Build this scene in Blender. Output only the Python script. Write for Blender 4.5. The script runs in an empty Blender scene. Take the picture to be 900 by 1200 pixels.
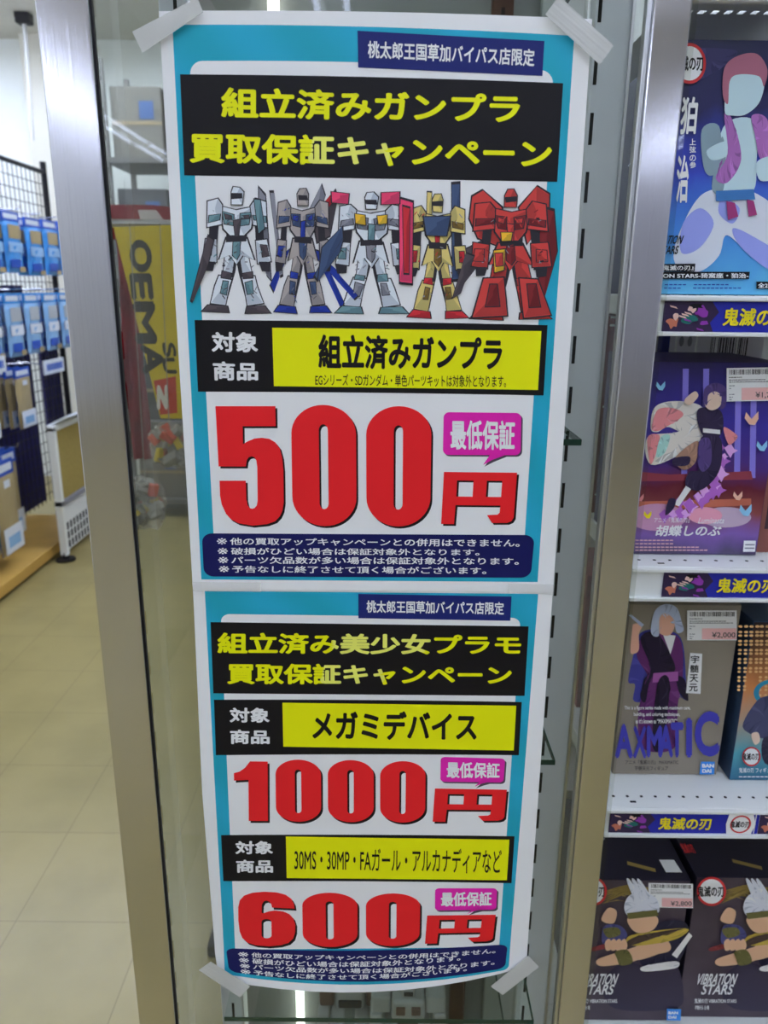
import bpy, bmesh, math, random
from mathutils import Vector, Matrix
from mathutils.geometry import tessellate_polygon
random.seed(4)
SC = bpy.context.scene
COL = SC.collection
PI = math.pi
# ------------------------------------------------------------------ camera, exposure, world
H, DG = 1.42, 0.6                       # eye height; distance of the showcase front
TH, RO = math.radians(16.2), math.radians(0.57)
F = Vector((0, math.cos(TH), -math.sin(TH)))
R0 = Vector((1, 0, 0)); U0 = Vector((0, math.sin(TH), math.cos(TH)))
RT = R0*math.cos(RO) + U0*math.sin(RO)
UP = U0*math.cos(RO) - R0*math.sin(RO)
EYE = Vector((0, 0, H))
cd = bpy.data.cameras.new('camera'); cam = bpy.data.objects.new('camera', cd); COL.objects.link(cam)
cd.sensor_fit = 'VERTICAL'; cd.sensor_height = 36; cd.lens = 27; cd.clip_start = 0.02; cd.clip_end = 60
cd.dof.use_dof = True; cd.dof.focus_distance = 0.65; cd.dof.aperture_fstop = 9.5
M = Matrix((RT, UP, -F)).transposed().to_4x4(); M.translation = EYE
cam.matrix_world = M
SC.camera = cam
vs = SC.view_settings
SC.display_settings.display_device = 'sRGB'
vs.view_transform = 'Standard'; vs.look = 'None'; vs.gamma = 1.0; vs.use_curve_mapping = False
vs.exposure = -0.36
W = bpy.data.worlds.new('shop_air'); SC.world = W; W.use_nodes = True
W.node_tree.nodes['Background'].inputs[0].default_value = (0.85, 0.92, 1.1, 1)
W.node_tree.nodes['Background'].inputs[1].default_value = 0.25
TUBE = 18.5                               # strength of every ceiling tube

def ray(px, py):
    d = F + RT*((px-450)/900) - UP*((py-600)/900)
    return d
def on_y(px, py, Y):
    d = ray(px, py); return EYE + d*(Y/d.y)
def on_x(px, py, X):
    d = ray(px, py); return EYE + d*(X/d.x)
def on_z(px, py, Z):
    d = ray(px, py); return EYE + d*((Z-H)/d.z)

# ------------------------------------------------------------------ materials
def lin(c):
    c /= 255.0
    return c/12.92 if c <= 0.04045 else ((c+0.055)/1.055)**2.4
MATS = {}
def mat(name, rgb, rough=0.5, metal=0.0, spec=0.3, k=1.0, emit=0.0, alpha=1.0, noise=0.0, nscale=8.0):
    if name in MATS: return MATS[name]
    m = bpy.data.materials.new(name); m.use_nodes = True; MATS[name] = m
    b = m.node_tree.nodes['Principled BSDF']
    c = [min(0.95, lin(v)/k) for v in rgb]
    b.inputs['Base Color'].default_value = (*c, 1)
    b.inputs['Roughness'].default_value = rough; b.inputs['Metallic'].default_value = metal
    b.inputs['Specular IOR Level'].default_value = spec
    b.inputs['Alpha'].default_value = alpha
    if emit:
        b.inputs['Emission Color'].default_value = (*c, 1); b.inputs['Emission Strength'].default_value = emit
    if noise:
        nt = m.node_tree; tc = nt.nodes.new('ShaderNodeTexCoord'); nz = nt.nodes.new('ShaderNodeTexNoise')
        nz.inputs['Scale'].default_value = nscale; nz.inputs['Detail'].default_value = 4
        rp = nt.nodes.new('ShaderNodeValToRGB')
        rp.color_ramp.elements[0].position = 0.3; rp.color_ramp.elements[1].position = 0.7
        rp.color_ramp.elements[0].color = (*[v*(1-noise) for v in c], 1)
        rp.color_ramp.elements[1].color = (*[min(1, v*(1+noise)) for v in c], 1)
        nt.links.new(tc.outputs['Object'], nz.inputs['Vector']); nt.links.new(nz.outputs['Fac'], rp.inputs['Fac'])
        nt.links.new(rp.outputs['Color'], b.inputs['Base Color'])
    return m
def ramp_mat(name, axis, stops, rough=0.35, noise=0.0):
    """printed colour ramp along one axis of the object's own bounding box"""
    m = bpy.data.materials.new(name); m.use_nodes = True; MATS[name] = m
    nt = m.node_tree; b = nt.nodes['Principled BSDF']; b.inputs['Roughness'].default_value = rough
    b.inputs['Specular IOR Level'].default_value = 0.3
    tc = nt.nodes.new('ShaderNodeTexCoord'); sp = nt.nodes.new('ShaderNodeSeparateXYZ'); rp = nt.nodes.new('ShaderNodeValToRGB')
    nt.links.new(tc.outputs['Generated'], sp.inputs[0])
    src = sp.outputs['XYZ'.index(axis)]
    if noise:
        nz = nt.nodes.new('ShaderNodeTexNoise'); nz.inputs['Scale'].default_value = 3.5; nz.inputs['Detail'].default_value = 5
        nt.links.new(tc.outputs['Generated'], nz.inputs['Vector'])
        ma = nt.nodes.new('ShaderNodeMath'); ma.operation = 'MULTIPLY_ADD'
        ma.inputs[1].default_value = noise; nt.links.new(nz.outputs['Fac'], ma.inputs[0])
        mb_ = nt.nodes.new('ShaderNodeMath'); mb_.operation = 'SUBTRACT'; mb_.inputs[1].default_value = noise/2
        nt.links.new(src, ma.inputs[2]); nt.links.new(ma.outputs[0], mb_.inputs[0]); src = mb_.outputs[0]
    nt.links.new(src, rp.inputs['Fac'])
    el = rp.color_ramp.elements
    while len(el) < len(stops): el.new(0.5)
    for e, (p, c, k) in zip(el, stops):
        e.position = p; e.color = (*[min(.95, lin(v)/k) for v in c], 1)
    nt.links.new(rp.outputs['Color'], b.inputs['Base Color'])
    return m
def glass_mat(name, tint, refl=1.0):
    m = bpy.data.materials.new(name); m.use_nodes = True; MATS[name] = m
    nt = m.node_tree; nt.nodes.clear()
    out = nt.nodes.new('ShaderNodeOutputMaterial'); mx = nt.nodes.new('ShaderNodeMixShader')
    tr = nt.nodes.new('ShaderNodeBsdfTransparent'); gl = nt.nodes.new('ShaderNodeBsdfGlossy'); fr = nt.nodes.new('ShaderNodeFresnel')
    fr.inputs['IOR'].default_value = 1.45; gl.inputs['Roughness'].default_value = 0.02
    tr.inputs['Color'].default_value = (*tint, 1)
    ge = nt.nodes.new('ShaderNodeNewGeometry'); iv = nt.nodes.new('ShaderNodeMath'); iv.operation = 'SUBTRACT'; iv.inputs[0].default_value = 1
    mu = nt.nodes.new('ShaderNodeMath'); mu.operation = 'MULTIPLY'
    nt.links.new(ge.outputs['Backfacing'], iv.inputs[1]); nt.links.new(iv.outputs[0], mu.inputs[0]); nt.links.new(fr.outputs[0], mu.inputs[1])
    nt.links.new(mu.outputs[0], mx.inputs[0]); nt.links.new(tr.outputs[0], mx.inputs[1]); nt.links.new(gl.outputs[0], mx.inputs[2])
    nt.links.new(mx.outputs[0], out.inputs['Surface'])
    return m
K = 0.62
def P(name, r, g, b, rough=0.45): return mat('print_'+name, (r, g, b), rough, 0, 0.25, k=K)

paper = P('paper', 206, 208, 217)
navy = P('navy', 22, 30, 92); black = P('black', 15, 13, 17); yellow = P('yellow', 200, 200, 6)
pale = P('pale_yellow', 214, 220, 92); red = P('red', 203, 28, 34); magenta = P('magenta', 196, 30, 146)
dnavy = P('notice_navy', 16, 18, 74); letter = P('letter_white', 205, 207, 216); grey = P('ink_grey', 120, 120, 128)
# cyan print with faint sunburst bands
cyan = P('cyan', 30, 148, 178)
def cyan_bands():
    nt = cyan.node_tree; b = nt.nodes['Principled BSDF']
    tc = nt.nodes.new('ShaderNodeTexCoord'); wv = nt.nodes.new('ShaderNodeTexWave'); rp = nt.nodes.new('ShaderNodeValToRGB')
    mp = nt.nodes.new('ShaderNodeMapping'); mp.inputs['Rotation'].default_value = (0, 0.7, 0)
    wv.inputs['Scale'].default_value = 5.5; wv.inputs['Distortion'].default_value = 1.5; wv.bands_direction = 'X'
    a, c = [lin(v)/K for v in (26, 138, 158)], [lin(v)/K for v in (32, 144, 172)]
    rp.color_ramp.elements[0].color = (*a, 1); rp.color_ramp.elements[1].color = (*c, 1)
    nt.links.new(tc.outputs['Object'], mp.inputs[0]); nt.links.new(mp.outputs[0], wv.inputs['Vector'])
    nt.links.new(wv.outputs['Fac'], rp.inputs['Fac']); nt.links.new(rp.outputs['Color'], b.inputs['Base Color'])
cyan_bands()
def brushed(name, rgb, rough):
    m = mat(name, rgb, rough, 1.0)
    b = m.node_tree.nodes['Principled BSDF']
    nt = m.node_tree; tc = nt.nodes.new('ShaderNodeTexCoord'); mp = nt.nodes.new('ShaderNodeMapping'); nz = nt.nodes.new('ShaderNodeTexNoise')
    mp.inputs['Scale'].default_value = (420, 420, 2.0); nz.inputs['Scale'].default_value = 1; nz.inputs['Detail'].default_value = 3
    nt.links.new(tc.outputs['Object'], mp.inputs[0]); nt.links.new(mp.outputs[0], nz.inputs['Vector'])
    bp = nt.nodes.new('ShaderNodeBump'); bp.inputs['Strength'].default_value = 0.05; bp.inputs['Distance'].default_value = 0.001
    nt.links.new(nz.outputs['Fac'], bp.inputs['Height']); nt.links.new(bp.outputs[0], b.inputs['Normal'])
    b.inputs['Anisotropic'].default_value = 0.6
    return m
alu = brushed('brushed_aluminium', (216, 214, 220), 0.17)
alu2 = mat('satin_aluminium', (205, 205, 208), 0.3, 1.0)
gasket = mat('black_gasket', (24, 24, 28), 0.5)
upgrey = mat('grey_enamel', (206, 210, 216), 0.45, 0.0, 0.4)
slotdark = mat('slot_shadow', (22, 22, 24), 0.8)
glass = glass_mat('door_glass', (0.91, 0.92, 0.90)); glass2 = glass_mat('side_glass', (0.93, 0.94, 0.92))
shelfglass = glass_mat('shelf_glass', (0.93, 0.965, 0.945)); edgeglass = mat('green_glass_edge', (40, 78, 64), 0.15, 0, 0.6)
whitem = mat('white_shelf_enamel', (242, 244, 242), 0.35)
tapem = mat('masking_tape', (226, 226, 222), .3, 0, .5, alpha=0.66)
cleartape = mat('clear_tape', (225, 225, 222), 0.2, 0, 0.5, alpha=0.16)

# ------------------------------------------------------------------ mesh builder
class MB:
    def __init__(s):
        s.bm = bmesh.new(); s.mats = []
    def mi(s, m):
        if m not in s.mats: s.mats.append(m)
        return s.mats.index(m)
    def face(s, pts, m):
        vv = [s.bm.verts.new(p) for p in pts]
        try:
            f = s.bm.faces.new(vv); f.material_index = s.mi(m); return f
        except ValueError: return None
    def raw(s, verts, faces, m, smooth=False):
        vv = [s.bm.verts.new(p) for p in verts]; i = s.mi(m)
        for q in faces:
            try:
                f = s.bm.faces.new([vv[k] for k in q]); f.material_index = i; f.smooth = smooth
            except ValueError: pass
    def box(s, x0, x1, y0, y1, z0, z1, m, bev=0.0, rot=None, seg=2):
        t = bmesh.new(); bmesh.ops.create_cube(t, size=1)
        for v in t.verts:
            v.co = Vector(((v.co.x+.5)*(x1-x0)+x0, (v.co.y+.5)*(y1-y0)+y0, (v.co.z+.5)*(z1-z0)+z0))
        if bev > 0: bmesh.ops.bevel(t, geom=list(t.edges), offset=bev, segments=seg, affect='EDGES', profile=0.5)
        if rot is not None:
            for v in t.verts: v.co = rot @ v.co
        s.add(t, m); t.free()
    def add(s, t, m, smooth=False):
        t.verts.index_update()
        s.raw([v.co.copy() for v in t.verts], [[v.index for v in f.verts] for f in t.faces], m, smooth)
    def tube(s, a, b, r, m, n=10, r2=None):
        a, b = Vector(a), Vector(b); d = (b-a).normalized(); r2 = r if r2 is None else r2
        q = d.orthogonal().normalized(); w = d.cross(q)
        vs_, fs = [], []
        for p, rr in ((a, r), (b, r2)):
            for k in range(n):
                an = 2*PI*k/n; vs_.append(p + (q*math.cos(an)+w*math.sin(an))*rr)
        for k in range(n): fs.append((k, (k+1) % n, n+(k+1) % n, n+k))
        fs.append(tuple(range(n))[::-1]); fs.append(tuple(range(n, 2*n)))
        s.raw(vs_, fs, m, False)
    def prism(s, pts, off, m):
        """closed outline pts extruded by the vector off"""
        n = len(pts); off = Vector(off); pts = [Vector(p) for p in pts]
        s.raw(pts + [p+off for p in pts], [tuple(range(n)), tuple(range(n, 2*n))[::-1]] + [(k, n+k, n+(k+1) % n, (k+1) % n) for k in range(n)], m)
    def blob(s, c, r, m, seed=0, amp=0.25, sub=3):
        t = bmesh.new(); bmesh.ops.create_icosphere(t, subdivisions=sub, radius=1)
        rr = random.Random(seed); ph = [rr.uniform(0, 6) for _ in range(9)]
        for v in t.verts:
            p = v.co.copy(); k = 1 + amp*(math.sin(5*p.x+ph[0]+3*p.z)*.5 + math.sin(9*p.y+ph[1]-4*p.x)*.35 + math.sin(13*p.z+ph[2]+7*p.y)*.3)
            v.co = Vector((c[0]+p.x*r[0]*k, c[1]+p.y*r[1]*k, c[2]+p.z*r[2]*k))
        s.add(t, m); t.free()

WL = {}
def build(name, mb, parent=None, recalc=True):
    bm = mb.bm
    if recalc: bmesh.ops.recalc_face_normals(bm, faces=bm.faces)
    if parent is not None: org = WL[parent]
    else:
        xs = [v.co for v in bm.verts]
        lo = Vector([min(v[i] for v in xs) for i in range(3)]); hi = Vector([max(v[i] for v in xs) for i in range(3)])
        org = Vector(((lo.x+hi.x)/2, (lo.y+hi.y)/2, lo.z))
    for v in bm.verts: v.co -= org
    me = bpy.data.meshes.new(name); bm.to_mesh(me); bm.free()
    for m in mb.mats: me.materials.append(m)
    o = bpy.data.objects.new(name, me); COL.objects.link(o)
    if parent is not None: o.parent = parent
    else: o.location = org
    WL[o] = org
    return o
def tag(o, label, cat, group=None):
    o['label'] = label; o['category'] = cat
    if group: o['group'] = group
    return o
def thing(name, label, cat, loc=(0, 0, 0), group=None):
    o = bpy.data.objects.new(name, None); COL.objects.link(o); o.location = loc; o.empty_display_size = 0.05
    WL[o] = Vector(loc); return tag(o, label, cat, group)
def struct(name, mb):
    o = build(name, mb); o['kind'] = 'structure'; return o
def dup(root, loc, label=None, rotz=None):
    r = root.copy(); COL.objects.link(r); r.location = loc
    if rotz is not None: r.rotation_euler.z = rotz
    if label: r['label'] = label
    def kids(a, b):
        for ch in [c for c in ALLKIDS(a)]:
            c = ch.copy(); COL.objects.link(c); c.parent = b; kids(ch, c)
    kids(root, r)
    return r
def ALLKIDS(a): return [o for o in COL.objects if o.parent is a]

# ------------------------------------------------------------------ flat printed artwork
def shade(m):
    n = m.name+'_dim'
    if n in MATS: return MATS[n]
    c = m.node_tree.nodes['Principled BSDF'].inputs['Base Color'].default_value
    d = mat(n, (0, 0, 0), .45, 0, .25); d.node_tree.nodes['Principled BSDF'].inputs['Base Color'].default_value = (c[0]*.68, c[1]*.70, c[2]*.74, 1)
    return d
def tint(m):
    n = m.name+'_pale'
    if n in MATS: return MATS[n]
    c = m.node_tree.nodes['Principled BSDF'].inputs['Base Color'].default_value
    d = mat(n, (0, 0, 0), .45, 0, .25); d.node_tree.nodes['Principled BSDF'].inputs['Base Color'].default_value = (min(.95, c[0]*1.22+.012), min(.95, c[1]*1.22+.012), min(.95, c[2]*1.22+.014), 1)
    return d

GL = {}
def glyphs(s):
    if s not in GL:
        c = bpy.data.curves.new('t', 'FONT'); c.body = s; c.resolution_u = 4; c.fill_mode = 'FRONT'
        o = bpy.data.objects.new('t', c); COL.objects.link(o)
        me = bpy.data.meshes.new_from_object(o.evaluated_get(bpy.context.evaluated_depsgraph_get()))
        GL[s] = ([(v.co.x, v.co.y) for v in me.vertices], [tuple(p.vertices) for p in me.polygons])
        bpy.data.objects.remove(o); bpy.data.curves.remove(c); bpy.data.meshes.remove(me)
    return GL[s]
def smooth_closed(pts, n=6):
    out = []; L = len(pts)
    for i in range(L):
        p0, p1, p2, p3 = pts[i-1], pts[i], pts[(i+1) % L], pts[(i+2) % L]
        for k in range(n):
            t = k/n
            out.append(tuple(0.5*(2*p1[j]+(p2[j]-p0[j])*t+(2*p0[j]-5*p1[j]+4*p2[j]-p3[j])*t*t+(3*p1[j]-p0[j]-3*p2[j]+p3[j])*t**3) for j in (0, 1)))
    return out
class Art:
    """draws flat shapes through fn(u, v, layer) -> point; u to the right, v downwards"""
    def __init__(s, fn, mb=None, layer=1, auto=False):
        s.fn = fn; s.mb = mb or MB(); s.layer = layer; s.auto = auto
    def nx(s):
        l = s.layer
        if s.auto: s.layer += 1
        return l
    def poly(s, pts, m, smooth=False):
        l = s.nx()
        if smooth: pts = smooth_closed(pts)
        s.mb.face([s.fn(u, v, l) for u, v in pts], m)
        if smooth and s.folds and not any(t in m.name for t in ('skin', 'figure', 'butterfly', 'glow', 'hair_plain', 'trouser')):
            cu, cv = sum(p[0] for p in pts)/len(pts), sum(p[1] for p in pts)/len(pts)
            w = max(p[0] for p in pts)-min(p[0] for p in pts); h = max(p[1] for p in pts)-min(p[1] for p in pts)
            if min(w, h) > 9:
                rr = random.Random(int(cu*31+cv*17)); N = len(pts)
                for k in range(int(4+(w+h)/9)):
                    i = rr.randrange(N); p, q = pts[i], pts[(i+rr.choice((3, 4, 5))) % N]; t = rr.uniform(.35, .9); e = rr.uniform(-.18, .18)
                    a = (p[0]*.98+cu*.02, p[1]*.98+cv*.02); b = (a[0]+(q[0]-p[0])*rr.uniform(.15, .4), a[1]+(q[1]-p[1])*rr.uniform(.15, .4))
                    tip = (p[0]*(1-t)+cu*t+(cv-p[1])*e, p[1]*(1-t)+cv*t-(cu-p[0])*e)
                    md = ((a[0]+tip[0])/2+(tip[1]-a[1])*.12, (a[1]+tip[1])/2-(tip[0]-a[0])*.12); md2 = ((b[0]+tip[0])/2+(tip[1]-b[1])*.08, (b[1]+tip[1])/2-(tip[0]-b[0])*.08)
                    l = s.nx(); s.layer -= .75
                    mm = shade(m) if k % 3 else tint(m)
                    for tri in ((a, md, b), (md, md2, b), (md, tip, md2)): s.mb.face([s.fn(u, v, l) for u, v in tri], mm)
        return s
    folds = False
    def rect(s, u0, v0, u1, v1, m, nu=1):
        l = s.nx()
        for k in range(nu):
            a, b = u0+(u1-u0)*k/nu, u0+(u1-u0)*(k+1)/nu
            s.mb.face([s.fn(a, v0, l), s.fn(b, v0, l), s.fn(b, v1, l), s.fn(a, v1, l)], m)
        return s
    def ell(s, cu, cv, ru, rv, m, n=24):
        return s.poly([(cu+ru*math.cos(2*PI*k/n), cv+rv*math.sin(2*PI*k/n)) for k in range(n)], m)
    def ring(s, cu, cv, ru, rv, w, m, n=28):
        l = s.nx()
        for k in range(n):
            a, b = 2*PI*k/n, 2*PI*(k+1)/n
            s.mb.face([s.fn(cu+ru*q*math.cos(t), cv+rv*q*math.sin(t), l) for q, t in ((1, a), (1, b), (w, b), (w, a))], m)
        return s
    def rrect(s, u0, v0, u1, v1, ru, rv, m, corners=(1, 1, 1, 1), sub=8):
        pts = []
        for i, (cu, cv, a0) in enumerate(((u0+ru, v0+rv, PI), (u1-ru, v0+rv, 1.5*PI), (u1-ru, v1-rv, 0), (u0+ru, v1-rv, .5*PI))):
            if corners[i]:
                for k in range(7):
                    a = a0 + PI/2*k/6; pts.append((cu+ru*math.cos(a), cv+rv*math.sin(a)))
            else: pts.append(((u0, v0), (u1, v0), (u1, v1), (u0, v1))[i])
        if sub > 1:                     # follow a sagging edge
            q = []
            for i, p in enumerate(pts):
                n_ = pts[(i+1) % len(pts)]; q.append(p)
                if abs(n_[0]-p[0]) > 0.3:
                    q += [(p[0]+(n_[0]-p[0])*k/sub, p[1]+(n_[1]-p[1])*k/sub) for k in range(1, sub)]
            pts = q
        return s.poly(pts, m)
    def text(s, t, u0, v0, u1, v1, m, bold=0.0, shear=0.0, diag=True, mats=None):
        vv, ff = glyphs(t)
        xs = [p[0] for p in vv]; ys = [p[1] for p in vv]
        a, b, c, d = min(xs), max(xs), min(ys), max(ys)
        a -= bold; b += bold; c -= bold; d += bold
        l = s.nx()
        offs = [(0, 0)]
        if bold:
            offs = [(bold*x, bold*y) for x, y in ((1, 0), (-1, 0), (0, 1), (0, -1))]
            if diag: offs += [(bold*.7*x, bold*.7*y) for x, y in ((1, 1), (-1, 1), (1, -1), (-1, -1))]
        for kk, (ox, oy) in enumerate(offs):
            pts = []
            for x, y in vv:
                v = (d-(y+oy))/(d-c); u = (x+ox-a)/(b-a) + shear*(0.5-v)
                pts.append(s.fn(u0+(u1-u0)*u, v0+(v1-v0)*v, l+.09*kk))
            s.mb.raw(pts, ff, m)
        return s
    def curve(s, outlines, m):
        """filled outlines, the later ones cut holes"""
        l = s.nx(); L = []
        for o in outlines:
            q = []
            for p in o:
                if not q or abs(p[0]-q[-1][0])+abs(p[1]-q[-1][1]) > 1e-4: q.append(p)
            if abs(q[0][0]-q[-1][0])+abs(q[0][1]-q[-1][1]) < 1e-4: q.pop()
            L.append([Vector((u, v, 0)) for u, v in q])
        flat = [p for q in L for p in q]
        s.mb.raw([s.fn(p.x, p.y, l) for p in flat], tessellate_polygon(L), m)
        return s

# ------------------------------------------------------------------ room shell
floor_m = mat('vinyl_floor_tiles', (196, 184, 146), 0.32, 0, 0.4)
def floor_nodes():
    nt = floor_m.node_tree; b = nt.nodes['Principled BSDF']; L = nt.links.new
    tc = nt.nodes.new('ShaderNodeTexCoord'); br = nt.nodes.new('ShaderNodeTexBrick'); mp = nt.nodes.new('ShaderNodeMapping')
    mp.inputs['Location'].default_value = (0.5435-0.303*2, -0.235, 0)
    br.offset = 0; br.inputs['Scale'].default_value = 1; br.inputs['Brick Width'].default_value = 0.303; br.inputs['Row Height'].default_value = 0.303
    br.inputs['Mortar Size'].default_value = 0.0011; br.inputs['Mortar Smooth'].default_value = 0.3
    c = [lin(v) for v in (164, 149, 96)]; c2 = [lin(v) for v in (160, 146, 94)]
    br.inputs['Color1'].default_value = (*c, 1); br.inputs['Color2'].default_value = (*c2, 1)
    br.inputs['Mortar'].default_value = (*[lin(v) for v in (128, 113, 72)], 1)
    nz = nt.nodes.new('ShaderNodeTexNoise'); nz.inputs['Scale'].default_value = 5; nz.inputs['Detail'].default_value = 6
    rp = nt.nodes.new('ShaderNodeValToRGB'); rp.color_ramp.elements[0].position = .3; rp.color_ramp.elements[0].color = (.86, .86, .84, 1)
    rp.color_ramp.elements[1].position = .6; rp.color_ramp.elements[1].color = (1, 1, 1, 1)
    mx = nt.nodes.new('ShaderNodeMix'); mx.data_type = 'RGBA'; mx.blend_type = 'MULTIPLY'; mx.inputs[0].default_value = 1
    L(tc.outputs['Object'], mp.inputs[0]); L(mp.outputs[0], br.inputs['Vector']); L(tc.outputs['Object'], nz.inputs['Vector'])
    L(nz.outputs['Fac'], rp.inputs['Fac']); L(br.outputs['Color'], mx.inputs[6]); L(rp.outputs['Color'], mx.inputs[7]); L(mx.outputs[2], b.inputs['Base Color'])
floor_nodes()
wall_m = mat('white_wall', (236, 238, 232), 0.7, noise=0.02)
ceil_m = mat('ceiling_board', (205, 202, 190), 0.8, noise=0.05, nscale=30)
X0, X1, Y0, Y1, ZC = -3.6, 4.2, -9.5, 5.8, 3.0
b = MB(); b.box(X0-.1, X1+.1, Y0-.1, Y1+.1, -.1, 0, floor_m); f_ = struct('floor', b)
f_.location.xy = (0, 0)
for v in f_.data.vertices: v.co.x += (X0+X1)/2; v.co.y += (Y0+Y1)/2
b = MB(); b.box(X0-.1, X1+.1, Y0-.1, Y1+.1, ZC, ZC+.1, ceil_m); struct('ceiling', b)
b = MB(); b.box(X0-.1, X1+.1, Y1, Y1+.1, 0, ZC, wall_m); struct('wall_back', b)
wall_g = mat('grey_wall', (205, 205, 208), 0.7, noise=.1, nscale=2)
b = MB(); b.box(X0-.1, X1+.1, Y0-.1, Y0, 0, ZC, wall_g); struct('wall_front', b)
b = MB(); b.box(X0-.1, X0, Y0, Y1, 0, ZC, wall_m); struct('wall_left', b)
b = MB(); b.box(X1, X1+.1, Y0, Y1, 0, ZC, wall_g); struct('wall_right', b)
b = MB(); b.box(-2.42, -2.27, Y1-.12, Y1, 0, ZC, mat('pillar_paint', (214, 210, 196), 0.7)); struct('trim_1', b)

# ------------------------------------------------------------------ ceiling lights (their own light is the room's light)
tube_m = mat('lit_tube', (255, 255, 250), 0.4, emit=TUBE)
tube_m.node_tree.nodes['Principled BSDF'].inputs['Emission Color'].default_value = (0.80, 0.90, 1.18, 1)
fix_m = mat('fixture_white', (226, 226, 220), 0.5)
cl = thing('ceiling_light', 'twin tube ceiling light in the row over the side aisle', 'ceiling light', (0, 0, 2.9), 'twin tube ceiling lights')
b = MB(); b.box(-.10, .10, -.61, .61, 2.955, 2.998, fix_m, .004); build('housing', b, cl)
for sx in (-.085, .085):
    b = MB(); b.tube((sx, -.585, 2.935), (sx, .585, 2.935), .016, tube_m, 12); build('tube', b, cl)
for sy in (-.595, .595):
    b = MB(); b.box(-.11, .11, sy-.012, sy+.012, 2.915, 2.957, fix_m, .003); build('lamp_holder', b, cl)
for k in range(16):  # crosswise rows out of view, added to brighten the back wall and rack
    dup(cl, (-3.05+1.24*(k % 4), 4.55-.28*(k//4), 2.9), 'unseen twin tube light added crosswise to brighten the back wall', PI/2)
first = True
for rx, lab in ((-2.72, 'side aisle'), (-.32, 'glass showcase'), (1.35, 'far shelf, added to brighten the shelves'), (.7, 'store shelf fronts, added to brighten them'), (3.1, 'wall opposite the rack, unseen and added')):  # rows past the showcase one are unseen, added to brighten shelves and post
    for k in range(11):
        y = -8.6 + 1.24*k
        if rx > -1 and (k > 8 or (0 < rx < 3 and k < 5) or (rx > 3 and k > 2)): continue
        t_ = 'twin tube ceiling light in the row over the %s' % lab
        if first: cl.location = (rx, y, 2.9); first = False
        else: dup(cl, (rx, y, 2.9), t_)

# ------------------------------------------------------------------ the glass showcase
case = thing('glass_showcase', 'tall aluminium framed glass display case behind the long poster', 'showcase', (0, .8, 0))
XL0, XL1 = on_y(40, 0, DG).x, on_y(103, 0, DG).x
XR0, XR1 = on_y(767, 0, DG).x, on_y(812, 0, DG).x
CB = 1.0                                  # back of the case
b = MB(); b.box(XL0, XL1, DG, DG+.006, 0, 2.1, alu, .0012); build('frame_post', b, case)
b = MB(); b.box(XR0, XR1, DG, DG+.012, 0, 2.1, alu, .0012); build('frame_post', b, case)
b = MB(); b.box(XL1, XL1+.0014, DG+.003, DG+.0065, 0, 2.1, gasket); build('gasket', b, case)
XB = on_y(759, 0, DG+.004).x
b = MB(); b.box(XB, XR0, DG+.003, DG+.012, 0, 2.1, alu2, .0008); build('door_rail', b, case)
b = MB(); b.box(XL1+.001, XB+.002, DG+.0066, DG+.0115, .1, 2.06, glass); build('door_glass', b, case)
XS = .2215
b = MB(); b.box(XS-.004, XS, DG+.03, CB, .1, 2.06, glass2); build('side_glass', b, case)
b = MB(); b.box(XL0+.012, XL0+.016, DG+.03, CB, .1, 2.06, glass2); build('side_glass', b, case)
b = MB(); b.box(XL0+.02, XS-.006, CB-.006, CB, .1, 2.06, mat('grey_back_panel', (150, 150, 148), .4, 0, .5)); build('back_panel', b, case)
b = MB()
for q in ((XL0, XS+.01, DG+.002, DG+.03), (XL0, XS+.01, CB-.02, CB+.01), (XL0, XL0+.025, DG+.03, CB-.02), (XS-.015, XS+.01, DG+.03, CB-.02)): b.box(*q, 2.06, 2.1, alu2, .003)
build('top_frame', b, case)
b = MB(); b.box(XL0+.02, XS-.01, DG+.02, CB-.01, 2.07, 2.075, glass2); build('top_glass', b, case)
b = MB(); b.box(XL0, XS+.01, DG+.002, CB+.01, .0, .1, alu2, .003); build('base_frame', b, case)
def upright(x0, x1, y, slots):
    b = MB(); b.box(x0, x1, y, y+.022, .1, 2.06, upgrey, .0015)
    for z in range(36):
        for sx in slots:
            b.box(sx-.0016, sx+.0016, y-.0004, y+.003, .3+.05*z, .3+.05*z+.027, slotdark)
    b.box(x1-.0022, x1+.0005, y-.003, y+.02, .1, 2.06, alu2)
    build('slotted_upright', b, case)
upright(.1835, .2178, .78, (.1875,))
upright(-.205, -.176, .78, (-.190,))
def gshelf(z, y0=.685, y1=.99):
    b = MB(); b.box(-.178, .1775, y0+.0006, y1, z-.0055, z, shelfglass)
    b.box(-.178, .1775, y0, y0+.0007, z-.0056, z+.0001, edgeglass); b.box(.177, .1781, y0, y1, z-.0056, z+.0001, edgeglass)
    build('glass_shelf', b, case)
zA = on_y(680, 515, .685).z; zB = on_y(655, 891, .685).z; zC = on_y(630, 1196, .685).z
for z in (zA, zB, zC): gshelf(z)
gshelf(1.70)
b = MB(); b.box(-.2, .2, .64, .985, .19, .205, mat('grey_deck', (170, 170, 166), .4), .002); build('deck', b, case)
gshelf(.42, .72, .97)
p = on_y(352, 1180, .985)
b = MB(); b.box(p.x-.006, p.x+.006, .975, .992, .21, 1.9, mat('white_reflection_strip', (250, 250, 246), .4, emit=4.0), .003); build('reflection_strip', b, case)  # glowing strip added for a tube's reflection, also brightens the case inside
p = on_y(535, 1180, .985)
b = MB(); b.box(p.x-.012, p.x+.012, .978, .992, .21, 1.9, mat('brown_rail', (96, 62, 50), .5), .002)
for k in range(40): b.box(p.x-.002, p.x+.002, .9772, .979, .45+.035*k, .462+.035*k, slotdark)
build('slotted_rail', b, case)
p = on_y(583, 1180, .985)
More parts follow.
